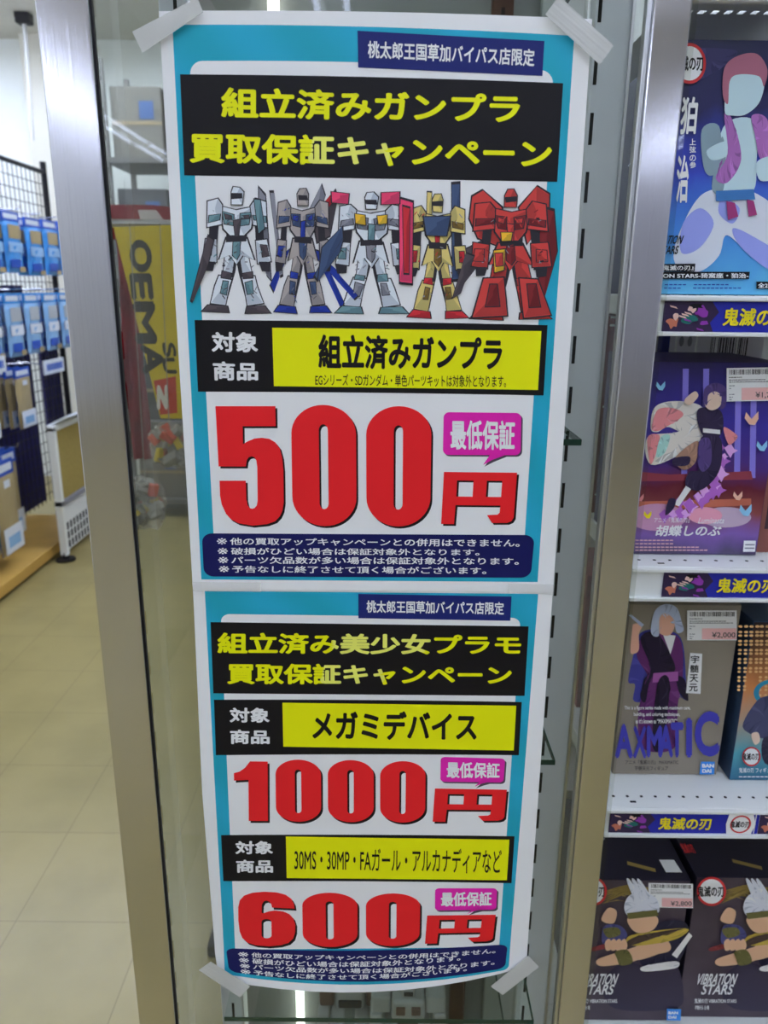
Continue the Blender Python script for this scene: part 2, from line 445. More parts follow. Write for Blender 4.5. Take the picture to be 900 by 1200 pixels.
b = MB(); b.box(p.x-.024, p.x+.028, .98, .992, .21, 1.9, mat('pale_board', (186, 188, 184), .5), .002); build('pale_panel', b, case)
# model on the lowest deck, its upper half seen under the poster
toyw = mat('toy_grey', (176, 176, 174), .5); toyd = mat('toy_dark', (66, 62, 60), .5); toyb = mat('toy_brown', (120, 96, 84), .5)
p = on_y(478, 1176, .80)
tx = p.x; tz = .4205
toy = thing('robot_model', 'pale grey assembled robot model under the lowest glass shelf', 'model kit', (tx, .8, tz))
def part(name, parent, fn):
    b = MB(); fn(b); return build(name, b, parent)
def toyleg(s):
    def f(b):
        b.box(tx+s*.020-.010, tx+s*.020+.010, .79, .812, tz+.036, tz+.062, toyw, .002)
        b.box(tx+s*.024-.011, tx+s*.024+.011, .788, .814, tz+.006, tz+.034, toyw, .002)
        b.box(tx+s*.026-.011, tx+s*.026+.011, .775, .82, tz, tz+.010, toyd, .002)
    return f
def toyarm(s):
    def f(b):
        b.box(tx+s*.036-.013, tx+s*.036+.013, .788, .814, tz+.082, tz+.108, toyw, .003)
        b.box(tx+s*.042-.008, tx+s*.042+.008, .785, .81, tz+.05, tz+.083, toyw, .002)
        b.box(tx+s*.043-.006, tx+s*.043+.006, .785, .80, tz+.04, tz+.05, toyd, .001)
    return f
for s in (-1, 1): part('leg', toy, toyleg(s))
for s in (-1, 1): part('arm', toy, toyarm(s))
def toybody(b):
    b.box(tx-.014, tx+.014, .79, .812, tz+.058, tz+.075, toyd, .002); b.box(tx-.022, tx+.022, .784, .816, tz+.074, tz+.106, toyw, .004)
    b.box(tx-.016, tx-.004, .781, .786, tz+.086, tz+.098, toyb, .001); b.box(tx+.004, tx+.016, .781, .786, tz+.086, tz+.098, toyb, .001)
part('torso', toy, toybody)
part('head', toy, lambda b: (b.box(tx-.009, tx+.009, .79, .808, tz+.106, tz+.122, toyw, .003), b.box(tx-.006, tx+.006, .788, .792, tz+.111, tz+.116, toyd)))
def pack_wing(b):
    for s in (-1, 1): b.prism([(tx+s*.012, .82, tz+.09), (tx+s*.05, .825, tz+.118), (tx+s*.056, .826, tz+.10), (tx+s*.02, .82, tz+.07)], (0, .006, 0), toyb)
part('backpack', toy, pack_wing)
p2 = on_y(410, 1180, .82)
bx = p2.x
toy2 = thing('robot_model', 'grey crouching model beside the pale one under the lowest glass shelf', 'model kit', (bx, .84, tz))
part('torso', toy2, lambda b: (b.box(bx-.02, bx+.02, .825, .86, tz+.045, tz+.082, toyw, .004), b.box(bx-.016, bx+.016, .822, .83, tz+.05, tz+.062, toyd, .002)))
part('head', toy2, lambda b: b.box(bx-.008, bx+.008, .83, .85, tz+.082, tz+.098, toyb, .003))
for s in (-1, 1):
    part('arm', toy2, lambda b: (b.box(bx+s*.032-.01, bx+s*.032+.01, .825, .855, tz+.05, tz+.085, toyb, .003), b.box(bx+s*.036-.008, bx+s*.036+.008, .805, .85, tz+.034, tz+.05, toyw, .002)))
for s in (-1, 1):
    part('leg', toy2, lambda b: (b.box(bx+s*.017-.01, bx+s*.017+.01, .80, .85, tz+.028, tz+.046, toyw, .003), b.box(bx+s*.02-.01, bx+s*.02+.01, .80, .82, tz, tz+.03, toyw, .002), b.box(bx+s*.02-.011, bx+s*.02+.011, .785, .83, tz, tz+.008, toyd, .002)))

# ------------------------------------------------------------------ the two taped poster sheets
PZ = DG + 0.0045                        # plane of the paper on the glass
ZT = 1.62
def bul(z):
    t = (ZT-z)/.85
    r = .0016*math.sin(PI*min(1, max(0, t*2.02)))**2 if t < .495 else .0014*math.sin(PI*min(1, max(0, (t-.495)*2.02)))**2
    if t > .93: r += .35*(t-.93)**2
    return r
KN = [ZT+.02-.03*k for k in range(33)]
def bulp(z):
    for i in range(len(KN)-1):
        if KN[i] >= z >= KN[i+1]:
            t = (KN[i]-z)/(KN[i]-KN[i+1]); return bul(KN[i])*(1-t)+bul(KN[i+1])*t
    return 0.0
def on_p(px, py, off=0):
    y = PZ
    for _ in range(3):
        q = on_y(px, py, y-off); y = PZ - bulp(q.z)
    return Vector((q.x, PZ-off, q.z))
LS = 0.00012
def quad(TL, TR, BR, BL, st=0, sb=0, off0=0.0003):
    def fn(u, v, l):
        x = (TL[0]*(1-u)+TR[0]*u)*(1-v) + (BL[0]*(1-u)+BR[0]*u)*v
        y = (TL[1]*(1-u)+TR[1]*u)*(1-v) + (BL[1]*(1-u)+BR[1]*u)*v + (st*(1-v)+sb*v)*4*u*(1-u)
        return on_p(x, y, off0 + l*LS)
    return fn
def pxfn(off0=0.0003): return lambda x, y, l: on_p(x, y, off0 + l*LS)
def pbuild(name, mb, parent):
    bm = mb.bm
    zs = [v.co.z for v in bm.verts]; lo, hi = min(zs), max(zs)
    for k in KN:
        if lo+1e-5 < k < hi-1e-5:
            bmesh.ops.bisect_plane(bm, geom=bm.verts[:]+bm.edges[:]+bm.faces[:], dist=1e-7, plane_co=(0, 0, k), plane_no=(0, 0, 1))
    for v in bm.verts: v.co.y -= bulp(v.co.z)
    return build(name, mb, parent)
def qart(parent, name, q, fn, off0, layer=1, st=0, sb=0, auto=False):
    a = Art(quad(*q, st=st, sb=sb, off0=off0), layer=layer, auto=auto); fn(a); return pbuild(name, a.mb, parent)

O1, O2 = 0.0012, 0.0003                 # sheet one lies over the top edge of sheet two
sheet1 = thing('poster_sheet', 'upper poster sheet with five robots and 500 yen price', 'poster', on_p(430, 690), 'poster sheets taped to the showcase')
sheet2 = thing('poster_sheet', 'lower poster sheet with the 1000 and 600 yen prices', 'poster', on_p(430, 1160), 'poster sheets taped to the showcase')
def paper_sheet(parent, outline, off):
    a = Art(pxfn(off), layer=0)
    a.poly(outline, paper)
    a.mb.prism  # thickness: a second skin just behind plus the rim
    pts = [on_p(x, y, off) for x, y in outline]; n = len(pts)
    back = [p+Vector((0, .0002, 0)) for p in pts]
    for k in range(n): a.mb.face([pts[k-1], pts[k], back[k], back[k-1]], paper)
    a.mb.face(back, paper)
    return pbuild('paper', a.mb, parent)
def edge(p, q, n, sag=0):
    return [(p[0]+(q[0]-p[0])*k/n, p[1]+(q[1]-p[1])*k/n + sag*4*(k/n)*(1-k/n)) for k in range(n)]
paper_sheet(sheet1, edge((186, 13), (694, 22.5), 8, -4) + edge((694, 22.5), (648, 694), 1) + edge((648, 694), (226, 691), 4) + edge((226, 691), (186, 13), 1), O1)
paper_sheet(sheet2, edge((226, 688), (648, 690), 4) + [(648, 690), (631, 930), (617, 1130)] + edge((617, 1133), (257, 1148), 10, 22) + [(257, 1148), (252, 1118), (237, 930)], O2)
def cy(a): a.rect(0, 0, 1, 1, cyan, 8)
qart(sheet1, 'cyan_border', ((202, 29), (673, 42), (630, 682), (236, 679)), cy, O1, 1, -4, 0)
def wp(a): a.rrect(0, 0, 1, 1, .035, .027, paper, (1, 1, 0, 0))
qart(sheet1, 'white_panel', ((222, 71.5), (649, 83), (613, 660), (252, 660)), wp, O1, 2, -4, 0)
def full(m): return lambda a: a.rect(0, 0, 1, 1, m, 8)
def txt(s, m, bold, **k): return lambda a: a.text(s, 0, 0, 1, 1, m, bold, **k)
def panel(parent, name, q, m, off, layer=3, texts=(), st=0, sb=0):
    o = qart(parent, name, q, full(m), off, layer, st, sb)
    for (s, tq, tm, bold, *sg) in texts:
        a = Art(quad(*tq, st=sg[0] if sg else 0, sb=sg[0] if sg else 0, off0=off), layer=layer+2)
        a.text(s, 0, 0, 1, 1, tm, bold); pbuild('lettering', a.mb, o)
    return o
SHOP = '桃太郎王国草加バイパス店限定'
panel(sheet1, 'shop_tag', ((419, 36), (638, 48), (635.6, 89), (419.7, 79)), navy, O1, 4,
      [(SHOP, ((431, 47.5), (627, 57.5), (626, 78), (431, 68)), letter, .025)])
def two_tone(parent, off, s, q, a_, b_, bold, layer=5):
    """yellow lettering whose middle characters are printed paler"""
    n = len(s); vv, ff = glyphs(s)
    A_ = Art(quad(*q, off0=off), layer=layer)
    A_.text(s, 0, 0, 1, 1, yellow, bold)
    i = A_.mb.mi(pale)
    xs = [v.co.x for v in A_.mb.bm.verts]; lo, hi = min(xs), max(xs)
    for f in A_.mb.bm.faces:
        c = (f.calc_center_median().x-lo)/(hi-lo)
        if a_ < c < b_: f.material_index = i
    return A_.mb
t1 = panel(sheet1, 'title_panel', ((211, 87), (660, 97.5), (653, 213), (216, 205.5)), black, O1, 3, st=-2)
for s, q, a_, b_ in (('組立済みガンプラ', ((259, 102), (610, 110), (609, 145), (259, 138)), 2, 3), ('買取保証キャンペーン', ((222, 155), (647, 163), (647, 198), (222, 191)), .33, .55)):
    pbuild('lettering', two_tone(sheet1, O1, s, q, a_, b_, .036), t1)
def product(parent, off, Q, YQ, l1, l2, words_):
    o = panel(parent, 'product_panel', Q, black, off, 3, [('対象', l1, letter, .036), ('商品', l2, letter, .036)], st=-1, sb=-1)
    y = qart(o, 'yellow_panel', YQ, full(yellow), off, 4)
    for s, q, bold in words_:
        a = Art(quad(*q, off0=off), layer=5); a.text(s, 0, 0, 1, 1, black, bold); pbuild('lettering', a.mb, o)
product(sheet1, O1, ((228, 375), (641.7, 381), (637, 463.5), (232, 459)), ((319, 384), (634.5, 388), (630.4, 457), (321, 452.5)),
        ((248, 388.5), (302.5, 389.5), (302.5, 413), (248, 412.5)), ((249, 423), (302.5, 425), (302.5, 446), (250, 446)),
        [('組立済みガンプラ', ((373, 391.5), (589, 395), (588, 434.5), (373, 432)), .036),
         ('EGシリーズ・SDガンダム・単色パーツキットは対象外となります。', ((369.5, 438), (593, 440), (593, 454), (369.5, 452)), .006)])

# numerals, drawn as outlines in their own unit box
def stadium(u0, v0, u1, v1, rv, n=8, ru=None):
    ru = (u1-u0)/2 if ru is None else ru; pts = []
    for cu, cv, a0 in ((u0+ru, v0+rv, PI), (u1-ru, v0+rv, 1.5*PI), (u1-ru, v1-rv, 0), (u0+ru, v1-rv, .5*PI)):
        for k in range(n+1):
            a = a0+PI/2*k/n; pts.append((cu+ru*math.cos(a), cv+rv*math.sin(a)))
    return pts
FIVE = [(287,402),(533,402),(533,483),(397,483),(397,556),(415,545),(445,533),(475,530),(505,534),(530,548),(548,572),(558,610),(562,660),(562,790),(556,825),(545,848),(525,868),(490,880),(430,886),(370,876),(340,860),(320,838),(303,800),(297,765),(296,704),(405,704),(406,780),(411,804),(420,815),(430,818),(441,814),(449,804),(453,785),(454,650),(451,622),(443,609),(431,605),(419,609),(411,621),(407,646),(294,646)]
FIVE = [((x-287)/275, (y-402)/484) for x, y in FIVE]
ZERO = [stadium(0, 0, 1, 1, .24, 10), stadium(.425, .16, .565, .86, .05)[::-1]]
SIX_O = [(493,527),(388,522),(384,505),(374,494),(362,490),(349,494),(341,508),(339,545),(345,549),(372,540),(400,536),(440,540),(468,552),(486,572),(495,600),(494,635),(484,665),(462,685),(425,696),(370,701),(310,696),(272,684),(248,662),(236,632),(230,580),(230,520),(238,488),(258,467),(295,454),(350,449),(410,452),(452,463),(478,482),(490,505)]
SIX_O = [((x-230)/265, (y-449)/252) for x, y in SIX_O]
SIX_I = [(u, v) for u, v in stadium((338-230)/265, (575-449)/252, (384-230)/265, (664-449)/252, .055)][::-1]
ONE = [(0,.2),(.16,.175),(.32,.11),(.47,0),(.98,0),(.98,1),(.42,1),(.42,.31),(0,.325)]
def digit(parent, off, kind, q):
    o = {'5': [FIVE], '0': ZERO, '6': [SIX_O, SIX_I], '1': [ONE]}[kind]
    sh = tuple((x+2.2, y+2.4) for x, y in q)
    a = Art(quad(*sh, off0=off), layer=3); a.curve(o, black)
    c = Art(quad(*q, off0=off), a.mb, layer=5); c.curve(o, red)
    return pbuild('price_numeral', a.mb, parent)
def yen(parent, off, q):
    mb_ = MB()
    for dq, l, m in ((2.2, 3, black), (0, 5, red)):
        a = Art(quad(*tuple((x+dq, y+dq) for x, y in q), off0=off), mb_, l)
        a.curve([[(.02, 0), (1, 0), (.985, .86), (.955, .93), (.90, .965), (.69, .97), (.62, .82), (.76, .81), (.79, .77), (.795, .635), (.19, .635), (.175, 1), (0, 1)],
                 [(.2, .16), (.195, .47), (.415, .47), (.42, .16)], [(.60, .16), (.595, .47), (.8, .47), (.805, .16)]], m)
    return pbuild('yen_sign', mb_, parent)
def bubble(parent, off, q, tail, tq):
    mb_ = MB()
    for d, l, m in ((1.8, 3, mat('bubble_shadow', (70, 62, 74), .5, k=K)), (0, 5, magenta)):
        qq = tuple((x+d, y+d) for x, y in q)
        a = Art(quad(*qq, off0=off), mb_, l); a.rrect(0, 0, 1, 1, .07, .13, m)
        p_ = Art(pxfn(off), mb_, l)
        (x, y) = tail; bot = qq[2][1]*.5+qq[3][1]*.5
        w = qq[1][0]-qq[0][0]
        p_.poly([(x+d+w*.10, bot-1.5), (x+d+w*.36, bot-2.5), (x+d+w*.12, y+d-2-(y-bot)*.35), (x+d, y+d)], m)
    o = pbuild('speech_bubble', mb_, parent)
    a = Art(quad(*tq, off0=off), layer=7); a.text('最低保証', 0, 0, 1, 1, letter, .032); pbuild('lettering', a.mb, o)
def R4(x0, y0, x1, y1, dy=0): return ((x0, y0), (x1, y0+dy), (x1, y1+dy), (x0, y1))
pr = sheet1
digit(pr, O1, '5', ((252.5, 476), (331, 476), (333, 616), (256, 616)))
digit(pr, O1, '0', ((341, 474), (417, 475), (418, 617), (343, 616)))
digit(pr, O1, '0', ((429, 476), (506, 476), (504, 617), (429.5, 617)))
yen(pr, O1, ((518.5, 553), (606, 554), (603, 615), (517, 614)))
bubble(pr, O1, ((520, 483), (611, 484), (610, 533.5), (519, 533)), (566, 545), ((527.5, 492), (604, 493), (603, 527.6), (528, 527)))
NOTE = ['※他の買取アップキャンペーンとの併用はできません。', '※破損がひどい場合は保証対象外となります。', '※パーツ欠品数が多い場合は保証対象外となります。', '※予告なしに終了させて頂く場合がございます。']
def notice(parent, off, q, lines, st, sb):
    o = qart(parent, 'notice_panel', q, lambda a: a.rrect(0, 0, 1, 1, .03, .2, dnavy), off, 4, st, sb)
    for s, (tq, sg) in zip(NOTE, lines):
        a = Art(quad(*tq, st=sg, sb=sg, off0=off), layer=6); w = (tq[1][0]-tq[0][0])
        a.text(s[0], 0, .06, 12/w, .94, letter, .006, diag=False); a.text(s[1:], 15.5/w, 0, 1, 1, letter, .02); pbuild('lettering', a.mb, o)
notice(sheet1, O1, ((236.5, 625), (626.6, 627), (622, 677), (239, 675.6)),
       [(((254, 630), (609, 632), (609, 641), (254, 638.5)), 0), (((255, 641.5), (562, 643.5), (562, 651), (255, 650)), 0),
        (((255.5, 652), (608, 653.5), (608, 662), (255.5, 660.5)), 0), (((256.5, 662.5), (570, 664.5), (570, 673), (256.5, 671)), 0)], 0, 0)

# ---- five generic robots printed in a row
RJ = P('robot_joint', 40, 38, 44)
def robot(name_q, c1, c2, c3, extra=None, lean=0.0, seed=0, bulky=0):
    mb_ = MB()
    x0, y0, x1, y1 = name_q
    a = Art(quad((x0, y0), (x1, y0+1), (x1, y1+1), (x0, y1), off0=O1), mb_, layer=3.0)
    rr = random.Random(seed)
    def step(): a.layer += 0.12
    def pl(pts, m, mir=False, jit=0.012):
        for s in ((1, -1) if mir else (1,)):
            q = [(.5+s*(u-.5)+lean*(.6-v)*.5*(s if mir else 1)+(rr.uniform(-jit, jit)), v+rr.uniform(-jit, jit)*.5) for u, v in pts]
            cx_, cy_ = sum(p[0] for p in q)/len(q), sum(p[1] for p in q)/len(q)
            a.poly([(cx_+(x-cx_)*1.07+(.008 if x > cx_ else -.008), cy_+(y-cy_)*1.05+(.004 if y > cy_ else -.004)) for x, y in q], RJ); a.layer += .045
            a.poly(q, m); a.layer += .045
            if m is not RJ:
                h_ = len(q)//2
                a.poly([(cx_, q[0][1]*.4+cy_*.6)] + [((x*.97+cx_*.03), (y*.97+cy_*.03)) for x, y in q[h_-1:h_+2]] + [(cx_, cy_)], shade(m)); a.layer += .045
        step()
    if extra: extra(pl, 0)
    w = .05*bulky
    pl([(.45, .5), (.36, .70), (.28, .93), (.37, .93), (.46, .70), (.52, .5)], RJ, True)
    pl([(.36-w, .52), (.475, .53), (.43, .72), (.31-w, .70)], c1, True)
    pl([(.27-w, .72), (.43, .73), (.40, .80), (.36, .945), (.15-w, .93), (.22-w, .80)], c1, True)
    pl([(.31, .76), (.39, .77), (.36, .86), (.28, .85)], c2, True)
    pl([(.30, .69), (.42, .70), (.41, .745), (.29, .735)], c3, True)
    pl([(.13-w, .945), (.37, .95), (.39, 1), (.05-w, .995)], c3, True)
    pl([(.36, .44), (.64, .44), (.72+w, .60), (.585, .565), (.5, .64), (.415, .565), (.28-w, .60)], c1)
    pl([(.45, .46), (.55, .46), (.545, .56), (.5, .60), (.455, .56)], c2)
    pl([(.38, .40), (.62, .40), (.62, .46), (.38, .46)], RJ)
    pl([(.16, .32), (.25, .32), (.22, .62), (.12, .62)], RJ, True)
    pl([(.27, .19), (.5, .22), (.73, .19), (.68, .36), (.60, .42), (.40, .42), (.32, .36)], c1)
    pl([(.31, .24), (.45, .255), (.45, .34), (.34, .33)], c2, True)
    pl([(.46, .30), (.54, .30), (.53, .42), (.47, .42)], c3)
    pl([(.34, .255), (.42, .265), (.42, .295), (.35, .29)], c3, True)
    pl([(.11-w, .16), (.24, .14), (.31, .19), (.29, .33), (.10-w, .35)], c1, True)
    pl([(.13-w, .27), (.28, .26), (.28, .30), (.12-w, .32)], c2, True)
    pl([(.10-w, .44), (.24, .45), (.22, .62), (.06-w, .61)], c1, True)
    pl([(.11-w, .49), (.18, .49), (.17, .57), (.09-w, .57)], c3, True)
    pl([(.07, .62), (.19, .62), (.17, .68), (.08, .68)], RJ, True)
    pl([(.42, .09), (.46, .05), (.54, .05), (.58, .09), (.57, .18), (.43, .18)], c1)
    pl([(.435, .105), (.565, .105), (.56, .135), (.44, .135)], RJ)
    for k in range(44):                 # panel lines and small hatches
        u, v = rr.choice([(.2, .24), (.8, .24), (.4, .3), (.6, .3), (.37, .62), (.63, .62), (.33, .85), (.67, .85), (.14, .53), (.86, .53), (.5, .5)])
        u += rr.uniform(-.07, .07); v += rr.uniform(-.05, .05); h = rr.uniform(.004, .012); w_ = rr.uniform(.015, .05); sl = rr.uniform(-.03, .03)
        a.poly([(u, v), (u+w_, v+sl), (u+w_, v+sl+h), (u, v+h)], rr.choice([RJ, c3, c2, grey])); a.layer += .08
    step()
    if extra: extra(pl, 1)
    return pbuild('robot_picture', mb_, sheet1)
cW = P('rb_white', 192, 197, 206); cT = P('rb_teal', 96, 128, 134); cG = P('rb_grey', 148, 140, 136); cD = P('rb_dgrey', 74, 66, 70)
cB = P('rb_blue', 32, 52, 140); cR = P('rb_red', 176, 40, 48); cP = P('rb_pink', 214, 60, 96); cY = P('rb_ochre', 214, 160, 44)
cGo = P('rb_gold', 190, 172, 104); cGd = P('rb_golddark', 112, 88, 40); cSl = P('rb_slate', 58, 74, 104); cR2 = P('rb_red2', 178, 58, 54); cR3 = P('rb_maroon', 112, 34, 38)
def ex1(pl, ph):
    if ph == 0: pl([(.80, .05), (.87, .12), (.95, .75), (.88, .70), (.80, .40)], grey)
    if ph == 1:
        pl([(.10, .42), (.20, .46), (.12, .64), (-.06, .92), (-.09, .90), (.02, .62)], cD)
        pl([(.74, .14), (.80, .14), (.86, .36), (.78, .40)], cT)
def ex2(pl, ph):
    if ph == 0:
        pl([(.60, .20), (.80, .02), (.84, .10), (.70, .34)], grey); pl([(.66, .28), (1.0, .06), (1.04, .12), (.92, .40), (.72, .46)], cD)
        pl([(.80, .18), (.98, .08), (.98, .14), (.84, .24)], cR); pl([(.68, .52), (.80, .54), (1.15, .92), (1.1, .96)], cB)
        pl([(.28, .52), (.20, .54), (-.02, .78), (.04, .84)], cB); pl([(.78, .60), (.86, .60), (1.36, .86), (1.3, .89)], cB)
        pl([(-.02, .08), (.05, .08), (.18, .70), (.12, .72)], grey)
    if ph == 1: pl([(.80, .50), (1.12, .34), (1.14, .42), (.86, .64), (.74, .74)], cSl)
def ex3(pl, ph):
    if ph == 1:
        pl([(.86, .10), (1.02, .12), (1.0, .76), (.86, .75)], cP); pl([(.90, .16), (.97, .17), (.96, .68), (.90, .67)], cR)
        pl([(.0, .04), (.22, .06), (.22, .14), (.0, .13)], cP); pl([(.64, .05), (.86, .04), (.86, .13), (.64, .14)], cP)
        pl([(.30, .22), (.42, .23), (.42, .30), (.31, .29)], cY); pl([(.58, .23), (.70, .22), (.69, .29), (.58, .30)], cY)
        pl([(.02, .42), (.16, .38), (.10, .52), (-.16, .74), (-.2, .70)], cSl)
def ex4(pl, ph):
    if ph == 0:
        pl([(.34, .03), (.40, .03), (.40, .34), (.34, .34)], cGo); pl([(.70, -.03), (.82, -.03), (.82, .70), (.72, .70)], cSl)
    if ph == 1: pl([(.30, .22), (.68, .22), (.64, .36), (.34, .36)], cSl); pl([(.92, .5), (1.05, .52), (.86, .80), (.72, .84)], cD)
def ex5(pl, ph):
    if ph == 0:
        pl([(.02, .1), (.16, .06), (.40, .18), (.36, .46), (.1, .40), (.0, .26)], cR2); pl([(.60, .18), (.82, .02), (.98, .08), (.96, .22), (.70, .44)], cR2)
        pl([(.86, .18), (1.04, .20), (1.06, .50), (.92, .86), (.84, .84)], cR3); pl([(-.1, .5), (.16, .42), (.2, .52), (-.06, .72)], cD)
    if ph == 1:
        pl([(.16, .70), (.40, .70), (.46, .97), (.02, .98)], cR2); pl([(.62, .70), (.82, .70), (.98, .96), (.66, .99)], cR2)
        pl([(.38, .36), (.52, .36), (.50, .42), (.38, .42)], cY); pl([(.30, .5), (.42, .48), (.42, .64), (.30, .66)], cY); pl([(.32, .52), (.4, .51), (.4, .6), (.32, .61)], cR2)
        pl([(.24, .74), (.34, .74), (.36, .90), (.2, .91)], cR3); pl([(.70, .74), (.80, .74), (.86, .9), (.72, .91)], cR3)
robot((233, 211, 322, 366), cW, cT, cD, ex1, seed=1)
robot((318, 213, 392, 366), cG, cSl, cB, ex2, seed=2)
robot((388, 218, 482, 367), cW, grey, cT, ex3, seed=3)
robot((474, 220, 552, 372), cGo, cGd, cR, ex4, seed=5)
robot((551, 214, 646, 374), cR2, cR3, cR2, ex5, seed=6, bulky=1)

# ---- sheet two
qart(sheet2, 'cyan_border', ((240, 692.5), (630.7, 696), (596, 1136), (263.5, 1141.6)), lambda a: a.rrect(0, 0, 1, 1, .02, .012, cyan, (0, 0, 1, 1), 10), O2, 1, 0, 15)
qart(sheet2, 'white_panel', ((258.7, 719.5), (610, 724), (585, 1110), (275.5, 1113)), lambda a: a.rrect(0, 0, 1, 1, .03, .022, paper, (1, 1, 0, 0)), O2, 2)
panel(sheet2, 'shop_tag', ((420, 696), (599.5, 699), (598, 727.5), (420, 724.5)), navy, O2, 4, [(SHOP, ((429.5, 703.5), (590.7, 705.5), (590.5, 720.5), (429.5, 718)), letter, .025)])
t2 = panel(sheet2, 'title_panel', ((246.7, 729), (619.5, 734), (614.7, 815.5), (250, 812.5)), black, O2, 3)
for s, q, a_, b_ in (('組立済み美少女プラモ', ((254.7, 741), (611, 744), (610.5, 767.5), (254.7, 766)), .38, .68), ('買取保証キャンペーン', ((266, 777), (600, 779.5), (600, 803), (266, 802)), .33, .55)):
    pbuild('lettering', two_tone(sheet2, O2, s, q, a_, b_, .036), t2)
product(sheet2, O2, ((250.7, 820), (611.5, 822.7), (608, 885), (253, 885)), ((331, 823.5), (605, 827), (602, 879.5), (332, 875)),
        ((269, 829), (316, 829.5), (316, 847), (269, 846.7)), ((269.5, 854.7), (316, 855.5), (316, 872), (269.5, 872)),
        [('メガミデバイス', ((366, 832.5), (559, 834), (558.5, 868), (366, 866.5)), .034)])
digit(sheet2, O2, '1', ((274, 892), (314.5, 892.5), (314.8, 962), (274.6, 962)))
digit(sheet2, O2, '0', ((322.7, 890), (376, 890.5), (376.5, 963), (323.5, 963)))
digit(sheet2, O2, '0', ((384, 890.5), (438, 891), (438, 963.5), (384.5, 963.5)))
digit(sheet2, O2, '0', ((445.5, 892), (499, 892), (498, 964), (445.5, 964)))
yen(sheet2, O2, ((508, 924), (594, 925.5), (592, 963), (507, 963)))
bubble(sheet2, O2, ((516.5, 887), (592, 889), (590, 917), (516, 916)), (556, 922), ((523, 892.5), (586, 894), (585.5, 912), (523.5, 912)))
product(sheet2, O2, ((259, 978.6), (603, 980), (599.4, 1035), (261.7, 1032.7)), ((335, 980.3), (597, 984), (594, 1031.5), (336, 1029)),
        ((275.7, 985.5), (320, 985.5), (320, 1001), (275.7, 1001)), ((276.5, 1007.4), (320, 1007.6), (320, 1022.8), (276.8, 1022.8)),
        [('30MS・30MP・FAガール・アルカナディアなど', ((345, 992.6), (588, 995), (587.5, 1024), (345, 1020.7)), .008)])
digit(sheet2, O2, '6', ((279, 1045), (345.5, 1045), (346.5, 1109), (279.5, 1109)))
digit(sheet2, O2, '0', ((354, 1046), (419, 1046.5), (419, 1110), (355, 1109.5)))
digit(sheet2, O2, '0', ((428.8, 1047), (492.6, 1047), (491.5, 1108.5), (429, 1109)))
yen(sheet2, O2, ((499, 1073), (581, 1072), (578.5, 1104), (498, 1106)))
bubble(sheet2, O2, ((510, 1041), (582.5, 1041), (581.5, 1066), (509.8, 1067)), (547.6, 1070.8), ((516.5, 1045.5), (576.5, 1045), (576, 1061.5), (516.8, 1062.5)))
notice(sheet2, O2, ((264.7, 1111), (595, 1106.5), (592, 1134.5), (268.6, 1138.5)),
       [(((279, 1115), (581, 1111), (580.5, 1117), (279, 1121)), 6), (((280, 1121.5), (540, 1119), (539.5, 1125.5), (280, 1128)), 6.5),
        (((281, 1128.5), (580, 1124.5), (579.5, 1130.5), (281, 1134.5)), 8), (((281.5, 1135), (547.5, 1132), (547, 1138), (282, 1141)), 8.5)], 5, 14)

# ---- tape
TG = 'tape strips on the poster'
def tape(q, label, m=None, name='tape_strip', thick=.0002):
    m = m or tapem
    b = MB(); pts = [on_y(x, y, PZ-.0058) for x, y in q]
    rows = []
    n = 10
    for k in range(n+1):
        t = k/n; a_ = pts[0].lerp(pts[1], t); c_ = pts[3].lerp(pts[2], t); w_ = .00006*math.sin(k*2.3)
        rows.append((a_+Vector((0, w_, 0)), c_+Vector((0, -w_, 0))))
    v = [p for r in rows for p in r]; v2 = [p+Vector((0, thick, 0)) for p in v]; N = len(v)
    f = [(2*k, 2*k+1, 2*k+3, 2*k+2) for k in range(n)]
    f2 = [tuple(N+i for i in q_)[::-1] for q_ in f]
    rim = [(2*k, 2*k+2, N+2*k+2, N+2*k) for k in range(n)] + [(2*k+1, N+2*k+1, N+2*k+3, 2*k+3) for k in range(n)] + [(0, N, N+1, 1), (2*n, 2*n+1, N+2*n+1, N+2*n)]
    b.raw(v+v2, f+f2+rim, m)
    return tag(build(name, b), label, 'tape', TG)
tape(((155, 37), (231, -3), (238, 14), (167, 62)), 'translucent tape on the upper poster corner beside the wide aluminium post')
tape(((639, 17), (655, -5), (719, 53), (703, 76)), 'translucent tape on the upper poster corner beside the grey slotted upright')
tape(((233, 1137), (247, 1127), (293, 1156), (281, 1169)), 'white tape on the lowest poster corner nearest the tiled floor')
tape(((575, 1156), (619, 1120), (632, 1133), (589, 1166)), 'white tape on the lowest poster corner above the glass shelf tip')
tape(((226, 682), (306, 683), (306, 694), (226, 693)), 'clear tape over the seam of both poster sheets at the tiled floor side', cleartape)
tape(((596, 684), (650, 685), (649, 697), (596, 695)), 'clear tape over the seam of both poster sheets at the slotted upright side', cleartape)

